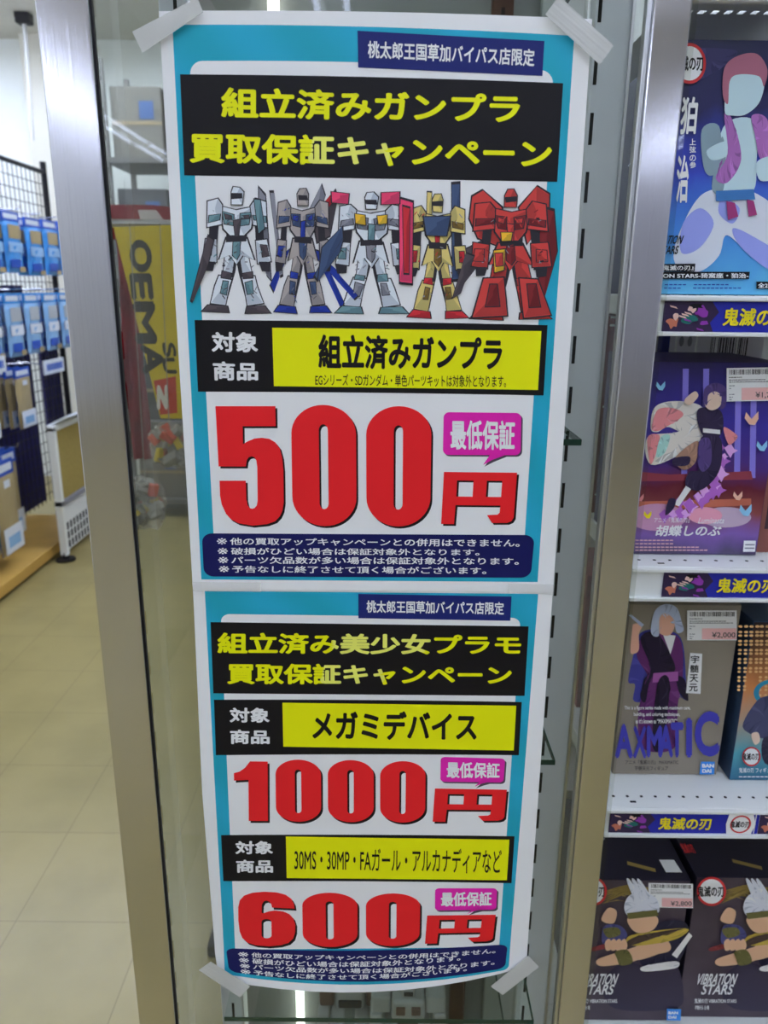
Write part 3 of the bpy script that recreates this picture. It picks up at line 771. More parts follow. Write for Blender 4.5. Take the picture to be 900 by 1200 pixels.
# ------------------------------------------------------------------ store shelf with figure boxes
YS = .75                                 # plane of the price rails
GX0, GX1 = .258, 1.16
unit = thing('store_shelf_unit', 'white store shelf unit full of figure boxes beside the showcase', 'shelf unit', (.7, 1.0, 0))
b = MB(); b.box(GX0, GX1, 1.17, 1.19, .08, 2.1, whitem, .002); build('back_panel', b, unit)
for x in (GX0, GX1-.03):
    b = MB(); b.box(x, x+.03, 1.13, 1.17, 0, 2.15, whitem, .002)
    for k in range(40): b.box(x+.01, x+.02, 1.1293, 1.131, .2+.045*k, .225+.045*k, slotdark)
    build('slotted_post', b, unit)
b = MB(); b.box(GX0, GX1, .80, 1.17, 0, .09, whitem, .003); build('base_kick', b, unit)
z1 = on_y(800, 346, YS).z; z2 = on_y(800, 665, YS).z; z3 = on_y(800, 948, YS).z; z4 = .481
art_dark = P('strip_dark', 46, 34, 62); art_teal = P('strip_teal', 30, 96, 92); art_rust = P('strip_rust', 176, 104, 82); art_plum = P('strip_plum', 128, 52, 150); art_skin = P('strip_pale', 210, 170, 160)
sblue = P('strip_blue', 34, 38, 140); sgold = P('strip_gold', 226, 186, 30); logored = P('logo_red', 176, 44, 48); lw = P('logo_white', 224, 222, 222)
KIM = '鬼滅の刃'
def logo(a, cu, cv, ru, rv, t=KIM):
    a.ell(cu, cv, ru, rv, lw); a.ring(cu+ru*.06, cv, ru*1.14, rv*1.14, .84, logored)
    a.text(t, cu-ru*1.05, cv-rv*.42, cu+ru*1.0, cv+rv*.42, black, .03)
def shelf(z, px_lab, last=False, rail=True):
    b = MB()
    if rail: b.box(GX0+.002, GX1, YS+.004, 1.168, z-.022, z, whitem, .0015)
    else:                                # thin sheet steel with real perforations near its front
        zs_ = z-.022 if z > 1 else z-.0015; x = GX0+.002
        for ya, yb in ((YS+.004, .822), (.831, 1.168)): b.box(GX0+.002, GX1, ya, yb, zs_, zs_+.0013, whitem)
        while x < GX1-.02:
            b.box(x, x+.0065, .822, .831, zs_, zs_+.0013, whitem); x += .0125
        b.box(x, GX1, .822, .831, zs_, zs_+.0013, whitem)
    if rail:
        n = int((GX1-GX0)/.0164)
        for k in range(n):
            x = GX0+.014+.0164*k
            b.tube((x, YS+.022, z+.0002), (x, YS+.022, z-.001), .0019, slotdark, 8)
        for x in (GX0+.034, GX0+.40): b.box(x-.0035, x+.0035, YS+.0105, YS+.0135, z-.001, z+.00025, slotdark)
    o = build('shelf_board', b, unit)
    b = MB(); b.box(GX0, GX1, YS+.002, YS+.006, z-.037, z, whitem, .0008)
    b.box(GX0, GX1, YS-.003, YS+.004, z-.005, z-.001, whitem, .0008); b.box(GX0, GX1, YS-.003, YS+.004, z-.0375, z-.0335, whitem, .0008)
    build('price_rail', b, o)
    if px_lab is None: return
    x = px_lab; zt, zb = z-.0054, z-.0332
    k = 0
    while x < GX1-.02:
        w = min(.172, GX1-.004-x)
        def fn(u, v, l, x=x): return Vector((x+u, YS+.0006-.00008*l, zt+(zb-zt)*v))
        a = Art(fn, layer=0, auto=True)
        a.rect(0, 0, w, 1, sblue)
        c = min(w, .05)
        a.poly([(0, 0), (c*.9, 0), (c*1.05, .35), (c*.9, .7), (c*.98, 1), (0, 1)], art_dark)
        if w > .05:
            rr = random.Random(3)
            for m, u, v, ru, rv in ((art_rust, .010, .72, .006, .2), (art_skin, .027, .26, .004, .14), (art_teal, .024, .62, .008, .16), (art_plum, .036, .34, .006, .2), (art_plum, .040, .7, .004, .12), (art_skin, .012, .5, .003, .12), (black, .030, .16, .007, .1)):
                q = [(u+ru*math.cos(t)*rr.uniform(.5, 1.25), v+rv*math.sin(t)*rr.uniform(.5, 1.25)) for t in [2*PI*i/9 for i in range(9)]]
                a.poly(q, m, smooth=True)
            for i in range(7):
                u, v = rr.uniform(.004, .046), rr.uniform(.08, .9); a.poly([(u, v), (u+.006, v+.05), (u+.008, v+.12), (u+.001, v+.06)], art_plum if i % 2 else art_skin)
        if w > .13:
            a.text(KIM, .0565, .20, .117, .80, sgold, .03)
            a.poly([(.136, 0), (.164, 0), (.168, .5), (.164, 1), (.136, 1), (.134, .5)], lw)
            logo(a, .150, .5, .0105, .38)
            a.rect(.1665, 0, .1675, 1, lw)
        build('price_strip', a.mb, o); x += w+.0004
        break_at = .62
        if x > break_at: break
shelf(1.695, None, rail=False)
shelf(z1, on_y(778, 364, YS).x); shelf(z2, on_y(777, 683, YS).x); shelf(z3, on_y(714, 965, YS).x); shelf(z4, None, rail=False)

def hexrot(x): return x
class Carton:
    def __init__(s, label, x0, x1, y, z, h, depth, body, front, group=None, name='figure_box'):
        s.x0, s.x1, s.y, s.z, s.h = x0, x1, y, z, h
        s.o = thing(name, label, 'box', ((x0+x1)/2, y+depth/2, z), group)
        b = MB(); b.box(x0, x1, y, y+depth, z+.0003, z+h, body, .0012); build('carton', b, s.o)
        a = s.art(0); a.rect(.006, .004, .994, .996, front); build('front_print', a.mb, s.o)
    def art(s, layer=1):
        def fn(u, v, l): return Vector((s.x0+(s.x1-s.x0)*u, s.y-.0003-.00007*l, s.z+s.h*(1-v)))
        return Art(fn, layer=layer, auto=True)
    def px(s, layer=1):
        """artwork laid out from places measured on the box front"""
        def fn(x, y, l):
            q = on_y(x, y, s.y); return Vector((q.x, s.y-.0003-.00007*l, q.z))
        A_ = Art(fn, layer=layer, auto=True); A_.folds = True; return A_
    def add(s, name, a): return build(name, a.mb, s.o)
stick_pink = P('sticker_pink', 226, 158, 156); stick_w = P('sticker_white', 214, 210, 204); stick_k = P('sticker_ink', 60, 56, 56)
def sticker(c, x0, y0, x1, y1, price, dx=0, pu=(.50, .97)):
    a = c.px(40)
    def q(u, v): return (x0+(x1-x0)*u, y0+(y1-y0)*v+dx*u)
    def rc(u0, v0, u1, v1, m): a.poly([q(u0, v0), q(u1, v0), q(u1, v1), q(u0, v1)], m); a.layer -= 1
    rc(0, 0, 1, 1, stick_w); a.layer += 1; rr = random.Random(9)
    u = .06
    while u < .94:
        w = rr.choice((.008, .014, .022)); rc(u, .05, u+w, .2, stick_k); u += w+rr.choice((.008, .014, .02))
    for v, ws in ((.27, .3), (.35, .75), (.41, .9), (.52, .12), (.60, .1), (.78, .14), (.86, .12), (.93, .1)):
        u = .05
        while u < ws:
            w = rr.uniform(.02, .06); rc(u, v, u+w, v+.025, stick_k if v < .5 else grey); u += w+.012
    rc(.30, .60, .99, .97, stick_pink); a.layer += 1
    p0, p1 = q(pu[0], .73), q(pu[1], .93)
    a.text(price, p0[0], p0[1], p1[0], p1[1], stick_k, .01)
    return c.add('price_sticker', a)

# ---- plain faceless stand-in figures on the printed fronts
def C(n, r, g, b): return P('box_'+n, r, g, b)
skin = C('figure_skin', 196, 172, 156)
GB = 'figure boxes on the store shelf'
bgA = ramp_mat('box_blue_ramp', 'Z', [(0, (84, 156, 190), K), (.25, (60, 120, 190), K), (.5, (52, 66, 168), K), (.75, (36, 36, 76), K), (1, (40, 42, 72), K)], noise=.25)
A1 = Carton('large blue figure box with white trousers figure on the topmost visible shelf', .262, .40, .78, z1, on_y(800, 46, .78).z-z1, .16, C('navy', 30, 34, 80), bgA, GB)
a = A1.px()
wsh = C('trouser', 188, 192, 222); wsh2 = C('trouser_fold', 132, 140, 206); mauve = C('vest', 150, 96, 158); mint = C('figure_pale', 168, 190, 196)
mint2 = C('figure_pale_side', 120, 140, 150); plum = C('hair_plain', 150, 92, 110); tassel = C('tassel', 140, 52, 104); belt = C('belt', 56, 104, 160); deep = C('deepblue', 34, 44, 130)
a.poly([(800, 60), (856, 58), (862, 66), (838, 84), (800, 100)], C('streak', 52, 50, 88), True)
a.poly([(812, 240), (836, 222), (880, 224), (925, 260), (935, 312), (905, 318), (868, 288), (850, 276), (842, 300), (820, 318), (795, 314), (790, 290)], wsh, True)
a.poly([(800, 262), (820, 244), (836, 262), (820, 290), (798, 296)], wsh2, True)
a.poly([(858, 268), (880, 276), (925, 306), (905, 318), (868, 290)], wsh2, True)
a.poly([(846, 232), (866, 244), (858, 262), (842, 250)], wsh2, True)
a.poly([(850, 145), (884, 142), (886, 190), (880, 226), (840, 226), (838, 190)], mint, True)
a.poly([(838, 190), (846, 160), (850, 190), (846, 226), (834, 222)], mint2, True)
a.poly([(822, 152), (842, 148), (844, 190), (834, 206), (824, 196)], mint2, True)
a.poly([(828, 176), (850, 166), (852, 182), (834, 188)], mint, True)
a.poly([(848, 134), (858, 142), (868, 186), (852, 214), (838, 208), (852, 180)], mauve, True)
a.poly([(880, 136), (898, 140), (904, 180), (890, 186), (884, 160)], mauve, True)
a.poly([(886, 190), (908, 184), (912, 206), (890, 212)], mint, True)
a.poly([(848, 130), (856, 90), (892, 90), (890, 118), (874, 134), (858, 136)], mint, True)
a.poly([(846, 112), (848, 80), (864, 66), (886, 64), (898, 82), (894, 102), (888, 90), (864, 88), (854, 96), (852, 122)], plum, True)
a.poly([(838, 224), (882, 222), (884, 234), (838, 236)], belt)
a.poly([(850, 236), (860, 238), (864, 254), (852, 258)], tassel); a.poly([(874, 234), (882, 236), (886, 252), (876, 254)], tassel)
A1.add('figure_picture', a)
a = A1.px(24); logo(a, 806, 75, 17, 21); A1.add('series_logo', a); a = A1.px(24)
a.text('狛', 797, 114, 816, 158, lw, .03, shear=.2); a.text('治', 792, 182, 806, 238, lw, .03, shear=.15)
for ch, y in (('上', 160), ('弦', 169), ('の', 179), ('参', 187)): a.text(ch, 807, y+3, 814.5, y+10.5, lw, .02)
A1.add('brush_lettering', a); a = A1.px(24)
a.text('VIBRATION', 762, 276, 799, 286, black, .02, shear=.1); a.text('STARS', 772, 288, 794, 298, black, .02, shear=.1)
a.poly([(770, 309.5), (814, 309), (813, 318), (770, 318)], black); a.text('『鬼滅の刃』', 772, 311, 812, 317, lw, .02)
a.poly([(740, 318.5), (877.5, 318.5), (876.5, 327), (740, 327)], black); a.text('VIBRATION STARS-猗窩座・狛治-', 744, 320, 876, 326, lw, .025)
a.poly([(885, 330), (925, 330), (924, 338.5), (885, 338.5)], black); a.text('全2種', 887, 331.5, 906, 337.5, lw, .02)
for y, x0, x1 in ((333, 778, 803), (337, 777, 794), (333, 812, 852), (337, 811, 868)):
    x = x0
    while x < x1: a.poly([(x, y), (x+4, y), (x+4, y+1.2), (x, y+1.2)], deep); a.layer -= 1; x += 5.2
A1.add('lettering', a)
a = A1.px(60); a.poly([(899, 82), (960, 82), (960, 104), (898, 104)], stick_w); A1.add('price_sticker', a)

bgB = ramp_mat('box_violet_ramp', 'Z', [(0, (74, 66, 92), K), (.10, (112, 84, 150), K), (.24, (120, 62, 60), K), (.36, (88, 30, 44), K), (.48, (66, 42, 110), K), (.7, (52, 44, 134), K), (1, (40, 34, 76), K)], noise=.16)
B1 = Carton('violet figure box with butterflies and 1,7 price label on second shelf', .262, .405, .79, z2, on_y(800, 424, .79).z-z2, .13, C('violet', 44, 34, 78), bgB, GB)
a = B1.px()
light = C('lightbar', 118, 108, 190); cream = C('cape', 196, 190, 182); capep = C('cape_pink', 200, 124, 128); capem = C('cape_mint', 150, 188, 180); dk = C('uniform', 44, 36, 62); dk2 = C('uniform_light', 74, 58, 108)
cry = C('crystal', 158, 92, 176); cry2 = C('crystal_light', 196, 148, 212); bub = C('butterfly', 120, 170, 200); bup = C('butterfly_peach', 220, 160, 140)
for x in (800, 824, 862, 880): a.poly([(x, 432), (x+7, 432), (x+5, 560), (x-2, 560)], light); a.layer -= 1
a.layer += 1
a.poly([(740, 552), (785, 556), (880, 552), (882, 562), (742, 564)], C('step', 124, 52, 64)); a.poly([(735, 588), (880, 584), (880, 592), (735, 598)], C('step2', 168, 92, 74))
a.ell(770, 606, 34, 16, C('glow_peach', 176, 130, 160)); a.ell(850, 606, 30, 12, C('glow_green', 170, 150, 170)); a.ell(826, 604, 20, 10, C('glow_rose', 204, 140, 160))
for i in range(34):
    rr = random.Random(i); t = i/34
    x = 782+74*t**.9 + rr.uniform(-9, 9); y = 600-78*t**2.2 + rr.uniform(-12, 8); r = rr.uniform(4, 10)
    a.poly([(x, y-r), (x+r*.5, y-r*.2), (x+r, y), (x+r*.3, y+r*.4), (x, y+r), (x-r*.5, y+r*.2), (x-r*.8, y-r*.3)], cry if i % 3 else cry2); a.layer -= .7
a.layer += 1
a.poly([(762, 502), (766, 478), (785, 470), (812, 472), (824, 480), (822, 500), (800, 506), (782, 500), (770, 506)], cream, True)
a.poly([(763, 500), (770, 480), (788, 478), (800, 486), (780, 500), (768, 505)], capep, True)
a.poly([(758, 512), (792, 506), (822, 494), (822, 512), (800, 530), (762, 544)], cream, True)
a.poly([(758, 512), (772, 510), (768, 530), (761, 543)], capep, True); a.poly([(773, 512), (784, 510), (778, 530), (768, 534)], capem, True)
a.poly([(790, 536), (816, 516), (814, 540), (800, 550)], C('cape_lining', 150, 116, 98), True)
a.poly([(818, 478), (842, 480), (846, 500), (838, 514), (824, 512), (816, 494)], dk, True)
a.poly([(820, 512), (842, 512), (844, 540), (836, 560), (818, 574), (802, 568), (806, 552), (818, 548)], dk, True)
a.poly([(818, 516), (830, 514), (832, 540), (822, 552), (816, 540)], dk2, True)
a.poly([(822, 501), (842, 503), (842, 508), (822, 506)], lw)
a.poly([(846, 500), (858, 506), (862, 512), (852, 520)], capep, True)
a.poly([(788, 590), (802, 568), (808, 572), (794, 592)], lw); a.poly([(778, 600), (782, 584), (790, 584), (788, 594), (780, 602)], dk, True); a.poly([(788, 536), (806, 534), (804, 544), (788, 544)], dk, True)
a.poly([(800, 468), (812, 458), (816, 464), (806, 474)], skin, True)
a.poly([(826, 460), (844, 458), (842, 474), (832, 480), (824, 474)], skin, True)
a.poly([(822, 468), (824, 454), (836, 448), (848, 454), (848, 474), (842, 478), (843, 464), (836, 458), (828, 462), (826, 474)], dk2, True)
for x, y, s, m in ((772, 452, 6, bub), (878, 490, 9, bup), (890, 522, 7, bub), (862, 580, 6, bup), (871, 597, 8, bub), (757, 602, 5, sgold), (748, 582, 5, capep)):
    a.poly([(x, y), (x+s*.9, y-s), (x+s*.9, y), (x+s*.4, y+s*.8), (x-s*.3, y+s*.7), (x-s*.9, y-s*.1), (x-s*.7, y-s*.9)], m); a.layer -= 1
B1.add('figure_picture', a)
a = B1.px(60)
a.text('アニメ『鬼滅の刃』', 765, 605, 806, 611, lw, .01); a.text('Luminasta', 817, 605, 847, 612, lw, .01, shear=.08)
B1.add('series_lettering', a); a = B1.px(60)
a.text('胡蝶しのぶ', 767, 614, 843, 627, lw, .03, shear=.04)
for y, x1 in ((631, 788), (635, 786), (639, 815), (642.5, 826)):
    x = 743
    while x < x1: a.poly([(x, y), (x+4, y), (x+4, y+1.3), (x, y+1.3)], stick_pink); a.layer -= 1; x += 5
a.layer += 1
a.poly([(869.5, 632), (883.5, 632), (882.5, 645), (868.5, 645)], lw); a.poly([(871, 636), (882, 636), (881.8, 637.5), (871, 637.5)], grey); a.poly([(870.5, 640), (881.5, 640), (881.3, 641.5), (870.5, 641.5)], grey)
B1.add('lettering', a)
sticker(B1, 850, 431, 908, 470, '¥1,7', -1, (.58, .88))

bgC = mat('box_taupe', (124, 116, 104), .4, 0, .3, k=K, noise=.06)
C1 = Carton('grey brown figure box with purple robe figure and 2,000 price label', on_y(717, 907, .815).x, .4105, .815, z3, on_y(800, 708, .815).z-z3, .12, C('taupe', 104, 96, 86), bgC, GB)
a = C1.px()
robe = C('robe', 88, 40, 92); robed = C('robe_dark', 32, 24, 44); sash = C('sash', 140, 78, 138); hairw = C('hair_silver', 158, 166, 186); lav = C('robe_blue', 56, 56, 128); skin2 = C('figure_skin_warm', 196, 150, 128)
a.poly([(742, 768), (750, 742), (772, 738), (798, 748), (804, 800), (806, 820), (798, 816), (790, 806), (758, 812), (752, 822), (742, 820), (744, 802), (736, 798)], lav, True)
a.poly([(753, 744), (768, 740), (796, 748), (800, 790), (794, 826), (790, 876), (752, 876), (748, 840), (754, 800), (758, 790), (746, 768)], robe, True)
a.poly([(750, 748), (768, 740), (784, 764), (790, 786), (764, 792), (756, 822), (750, 812), (762, 784)], robed, True)
a.poly([(792, 792), (802, 796), (806, 820), (798, 814), (794, 806)], robed, True)
a.poly([(765, 788), (794, 786), (794, 797), (764, 799)], sash)
a.poly([(776, 742), (791, 744), (788, 756), (785, 766)], lw)
a.poly([(770, 800), (784, 798), (776, 870), (764, 872)], robed, True)
a.poly([(738, 762), (740, 738), (742, 730), (752, 732), (748, 742), (748, 760), (742, 765)], skin2, True)
a.poly([(736, 720), (739, 719), (754, 731), (751, 734)], hairw)
a.poly([(770, 738), (770, 720), (790, 720), (788, 738), (780, 744)], skin2, True)
a.poly([(762, 740), (766, 716), (778, 707), (792, 711), (798, 728), (800, 738), (792, 740), (788, 724), (778, 718), (772, 724), (771, 744)], hairw, True)
C1.add('figure_picture', a)
a = C1.px(30)
a.poly([(808, 764), (822, 765), (820, 812), (803, 811)], lw)
for ch, y in (('宇', 767), ('髄', 778), ('天', 789), ('元', 800)): a.text(ch, 808.5-(y-767)*.06, y, 818.5-(y-767)*.06, y+9, black, .02)
C1.add('name_plaque', a); a = C1.px(30)
for s, y, x0, x1 in (('This is a figure series made with maximum care,', 826, 731, 808), ('building, and coloring techniques,', 833.5, 742, 796), ('as it\'s known as “MAXIMATIC”', 841, 744, 793)):
    a.text(s, x0, y, x1, y+5.5, lw, .02)
C1.add('small_print', a); a = C1.px(30)
inkb = C('blue_ink', 58, 56, 150)
for ch, x0, x1, y0, y1 in (('A', 720, 741, 847, 887), ('X', 741, 757, 850, 887), ('M', 757, 775, 849, 886), ('A', 771, 788, 848, 886), ('T', 785, 800, 845, 886), ('I', 803, 810, 840, 886), ('C', 813, 842, 832, 885)):
    a.text(ch, x0, y0, x1, y1, inkb, .04, diag=False)
a.layer += 1
a.text('アニメ『鬼滅の刃』 MAXIMATIC', 732, 889, 794, 894, stick_k, .01); a.text('宇髄天元フィギュア', 743, 896, 782, 901, stick_k, .01)
C1.add('title_lettering', a); a = C1.px(60)
bb = C('maker_blue', 52, 122, 196)
a.poly([(820, 890), (836, 890), (835, 905), (818, 905)], bb); a.text('BAN', 821, 892.5, 835, 897, lw, .06); a.text('DAI', 821, 898.5, 832, 903, lw, .06)
C1.add('lettering', a)
sticker(C1, 804, 714, 862, 749, '¥2,000', 0)

bgD = ramp_mat('box_teal_ramp', 'Z', [(0, (44, 92, 120), K), (.2, (76, 144, 156), K), (.4, (150, 130, 112), K), (.6, (176, 112, 66), K), (.85, (86, 54, 38), K), (1, (40, 30, 34), K)], noise=.2)
D1 = Carton('teal and orange figure box with wisteria sprigs beside the grey brown box', .4215, .54, .805, z3, on_y(860, 728, .805).z-z3, .13, C('petrol', 44, 60, 84), bgD, GB)
a = D1.px()
leaf = C('sprig', 190, 152, 104); coat = C('coat_slate', 62, 64, 92)
for cx, n in ((871, 15), (884, 11), (896, 16)):
    for k in range(n):
        y = 734+k*5.3
        for s in (-1, 1): a.ell(cx+s*3.4-.15*k, y+(k % 2)*1.2, 2.6*(1-.02*k), 1.6, leaf, 10); a.layer -= 1
a.layer += 1
a.ring(905, 812, 22, 16, .72, C('teal_ring', 40, 120, 150))
a.poly([(870, 850), (886, 822), (900, 815), (925, 812), (925, 872), (898, 866), (884, 862)], coat, True); a.poly([(880, 860), (888, 858), (890, 868), (884, 872)], skin, True); a.poly([(895, 864), (925, 868), (925, 895), (896, 894)], C('coat_dark', 46, 44, 62), True)
D1.add('figure_picture', a)
a = D1.px(60); logo(a, 878, 884, 9.5, 10); D1.add('series_logo', a); a = D1.px(60); a.text('鬼滅の刃 フィギュア', 864, 897, 905, 903, lw, .01)
for x in range(864, 925, 5): a.poly([(x, 907), (x+4, 907), (x+4, 908.2), (x, 908.2)], lw); a.layer -= 1
D1.add('lettering', a)
d2 = Carton('brown edged box next to the violet figure box', .409, .52, .80, z2, .196, .12, C('brown', 96, 62, 56), C('brown_front', 120, 74, 66), GB)
a = d2.art(); a.rect(.05, .1, .97, .86, C('brown_dark', 58, 40, 46)); d2.add('figure_picture', a)

# bottom row: two dark boxes of one kind
topink = C('lid', 30, 27, 40); bgE = mat('box_ink_brown', (64, 54, 64), .35, 0, .4, k=K, noise=.18, nscale=18)
def dark_box(label, x0, x1, y, dxp, price, lx):
    z, h = z4, on_y(760, 1031, .8).z-z4
    c = Carton(label, x0, x1, y, z, h, .16, topink, bgE, GB)
    a = c.px()
    d = dxp
    def pl(pts, m, sm=True): a.poly([(x+d, y_) for x, y_ in pts], m, sm)
    gold = C('gold_line', 128, 108, 58); silver = C('hair_white', 190, 192, 200); flesh = C('figure_flesh', 190, 152, 122); wrap = C('wrap_indigo', 66, 66, 110); blade = C('blade_ochre', 170, 146, 62); bladeg = C('blade_grey', 150, 140, 122); vest = C('vest_black', 36, 34, 52); gem = C('gem_olive', 92, 88, 50); belt_w = C('belt_white', 200, 198, 196)
    for k in range(6): pl([(704, 1046+k*2.4), (740, 1036+k), (770, 1044-k), (790, 1050), (770, 1047-k), (740, 1039+k)], gold)
    pl([(706, 1150), (730, 1126), (760, 1132), (790, 1128), (800, 1160), (790, 1180), (720, 1180)], C('trouser_ink', 50, 44, 62))
    pl([(752, 1098), (770, 1080), (800, 1078), (806, 1096), (790, 1130), (752, 1130)], vest)
    pl([(700, 1122), (730, 1112), (756, 1104), (780, 1100), (784, 1112), (760, 1118), (736, 1126), (704, 1130)], flesh)
    pl([(752, 1094), (778, 1092), (782, 1106), (770, 1116), (742, 1122)], flesh)
    pl([(704, 1076), (712, 1062), (722, 1066), (718, 1080)], flesh)
    pl([(738, 1094), (790, 1086), (806, 1088), (786, 1100), (740, 1106)], blade); pl([(728, 1108), (742, 1096), (780, 1088), (800, 1086), (780, 1092), (744, 1104)], C('grip', 66, 52, 46))
    pl([(692, 1108), (716, 1102), (718, 1106), (694, 1112)], C('grip_red', 112, 46, 48))
    pl([(786, 1116), (806, 1090), (810, 1094), (792, 1120)], belt_w, False)
    pl([(704, 1098), (708, 1082), (726, 1082), (734, 1094), (722, 1102), (708, 1104)], wrap); pl([(706, 1086), (722, 1084), (726, 1092), (712, 1096)], gem)
    for k in range(4): pl([(708+k*6, 1101), (713+k*6, 1097), (716+k*6, 1104), (714+k*6, 1110), (709+k*6, 1110)], flesh)
    pl([(720, 1112), (734, 1110), (740, 1124), (726, 1128), (722, 1120)], gem)
    pl([(735, 1072), (760, 1068), (770, 1074), (764, 1086), (748, 1090), (738, 1084)], flesh)
    pl([(730, 1060), (736, 1046), (752, 1042), (768, 1050), (770, 1066), (752, 1064), (736, 1070)], silver)
    for x_ in (736, 742, 748): pl([(x_+6, 1050), (x_-3, 1028), (x_+1, 1028), (x_+12, 1046)], silver)
    pl([(733, 1066), (768, 1062), (770, 1069), (735, 1073)], gem, False)
    pl([(752, 1128), (790, 1122), (790, 1130), (754, 1134)], belt_w)
    c.add('figure_picture', a)
    a = c.px(70)
    logo(a, 692+d, 1041, 15, 15); c.add('series_logo', a); a = c.px(70)
    a.text('VIBRATION', 676+d, 1137, 722+d, 1150, letter, .025, shear=.10); a.text('STARS', 682+d, 1149.5, 718+d, 1161.5, letter, .025, shear=.10)
    a.text('鬼滅の刃 VIBRATION STARS', 663+d+10, 1166, 722+d, 1171.5, letter, .02); a.text('-宇髄天元- 全1種', 663+d+10, 1174, 690+d, 1179, letter, .02); c.add('title_lettering', a)
    if lx:
        a = c.px(70)
        a.poly([(lx, 1178), (lx+16.5, 1178.5), (lx+16, 1192), (lx-.5, 1191.5)], bb); a.text('BAN', lx+1.5, 1181, lx+13, 1184.5, lw, .06); a.text('DAI', lx+1.5, 1186, lx+11, 1189.5, lw, .06)
        c.add('maker_logo', a)
    # lid printing
    zt = z+h
    def fn(u, v, l): return Vector((x0+(x1-x0)*u, y+.16*(1-v), zt+.0003+.00006*l))
    t = Art(fn, layer=1, auto=True)
    t.poly([(.1, .2), (.5, .3), (.9, .5), (.92, .53), (.5, .36), (.1, .3)], C('lid_line', 66, 64, 96)); t.poly([(.45, .80), (.7, .88), (.69, .92), (.44, .84)], gold)
    t.text('鬼滅の刃', .05, .42, .32, .55, C('lid_silver', 130, 130, 146), .02)
    if price: t.poly([(.78, .78), (.93, .78), (.95, .92), (.79, .92)], lw)
    else: t.text('鬼滅の刃', .0, .62, .12, .74, logored, .04); 
    c.add('lid_print', t)
    if price: sticker(c, 759, 1032.5, 811, 1061, price, 1)
    return c
dark_box('dark figure box with 2,800 price label on the lowest visible shelf', .262, .391, .80, 0, '¥2,800', 780)
dark_box('dark figure box without price label on the lowest visible shelf', .4005, .53, .806, 139, None, 0)

# second rows, seen above and between
GR = 'boxes standing in the second row'
def plain(label, x0, x1, y, z, h, d, col, front, bar=False):
    c = Carton(label, x0, x1, y, z, h, d, col, front, GR, 'stock_box')
    if bar:
        a = c.art(); u = .55
        rr = random.Random(2)
        while u < .86:
            w = rr.choice((.006, .012)); a.rect(u, .10, u+w, .24, black); a.layer -= 1; u += w+rr.choice((.006, .012))
        a.layer += 1
        for i in range(2):
            for j in range(2): a.ell(.30+.07*i, .12+.08*j, .02, .025, grey, 12)
        a.rect(.1, .05, .2, .3, C('navy_patch', 50, 54, 110)); c.add('printing', a)
    return c
plain('white box with a barcode behind the violet figure box', .318, .462, .96, z2, .246, .12, C('white_box', 178, 176, 180), C('white_front', 186, 184, 190), True)
plain('red box behind the violet figure box next to a white one', .266, .314, .95, z2, .246, .12, C('red_box', 96, 36, 44), C('red_front', 110, 40, 48))
plain('yellow box in the second row behind the red box', .266, .31, 1.075, z2, .2, .05, C('yellow_box', 186, 166, 40), C('yellow_front', 196, 176, 40))
plain('blue box behind the large blue figure box', .268, .40, .97, z1, .2, .12, C('blue_box', 44, 72, 120), C('blue_front', 44, 72, 120))
plain('maroon box behind the grey brown figure box', .275, .40, .97, z3, .2, .12, C('maroon_box', 110, 56, 60), C('maroon_front', 110, 56, 60))
plain('pale grey box behind the dark box with price label', .268, .39, .99, z4, .22, .12, C('grey_box', 150, 146, 138), C('grey_front', 150, 146, 138))
wd = MB()
for k in range(7): wd.tube((.272+.024*k, .93, z2), (.272+.024*k, .93, z2+.245), .0011, whitem, 6)
for q in (.03, .14, .236, .245): wd.tube((.264, .93, z2+q), (.424, .93, z2+q), .0013, whitem, 6)
tag(build('wire_divider', wd), 'white wire divider standing behind the violet figure box', 'divider')

# ------------------------------------------------------------------ accessory rack down the side aisle
rack = thing('accessory_rack', 'wire grid rack of blue packets on a tan wooden plinth', 'rack', (-2.1, 3.4, 0))
wood = mat('tan_plinth', (206, 164, 84), .45, noise=.06); wire = mat('black_wire', (30, 28, 32), .5); navb = mat('navy_board', (38, 34, 92), .6)
b = MB(); b.box(-2.5, -1.775, 2.35, 4.5, .02, .076, wood, .004); b.box(-2.48, -1.80, 2.38, 4.48, 0, .02, slotdark); build('plinth', b, rack)
GXP = -2.15
b = MB()
y = 3.2
while y < 5.2: b.tube((GXP, y, .09), (GXP, y, 2.09), .0028, wire, 5); y += .058
z = .14
while z < 2.1: b.tube((GXP, 3.2, z), (GXP, 5.2, z), .0028, wire, 5); z += .065
b.tube((GXP, 3.2, 2.1), (GXP, 5.2, 2.1), .014, wire, 8); build('wire_grid', b, rack)
for yy in (3.2, 5.2):
    b = MB(); b.tube((GXP, yy, .0 if yy > 4.6 else .077), (GXP, yy, 2.16), .019, wire, 10); build('grid_post', b, rack)
b = MB(); b.box(GXP-.03, GXP-.012, 3.24, 4.75, .1, 1.42, navb, .002); build('navy_panel', b, rack)
b = MB(); b.box(GXP-.03, GXP-.012, 4.9, 5.16, .5, 1.2, navb, .002); build('navy_panel', b, rack)
def hook(y0, z):
    b = MB(); b.tube((GXP, y0, z), (GXP+.28, y0, z+.012), .003, mat('chrome', (210, 210, 214), .2, 1.0), 6); b.tube((GXP+.28, y0, z+.012), (GXP+.285, y0, z+.03), .003, MATS['chrome'], 6); build('hook', b, rack)
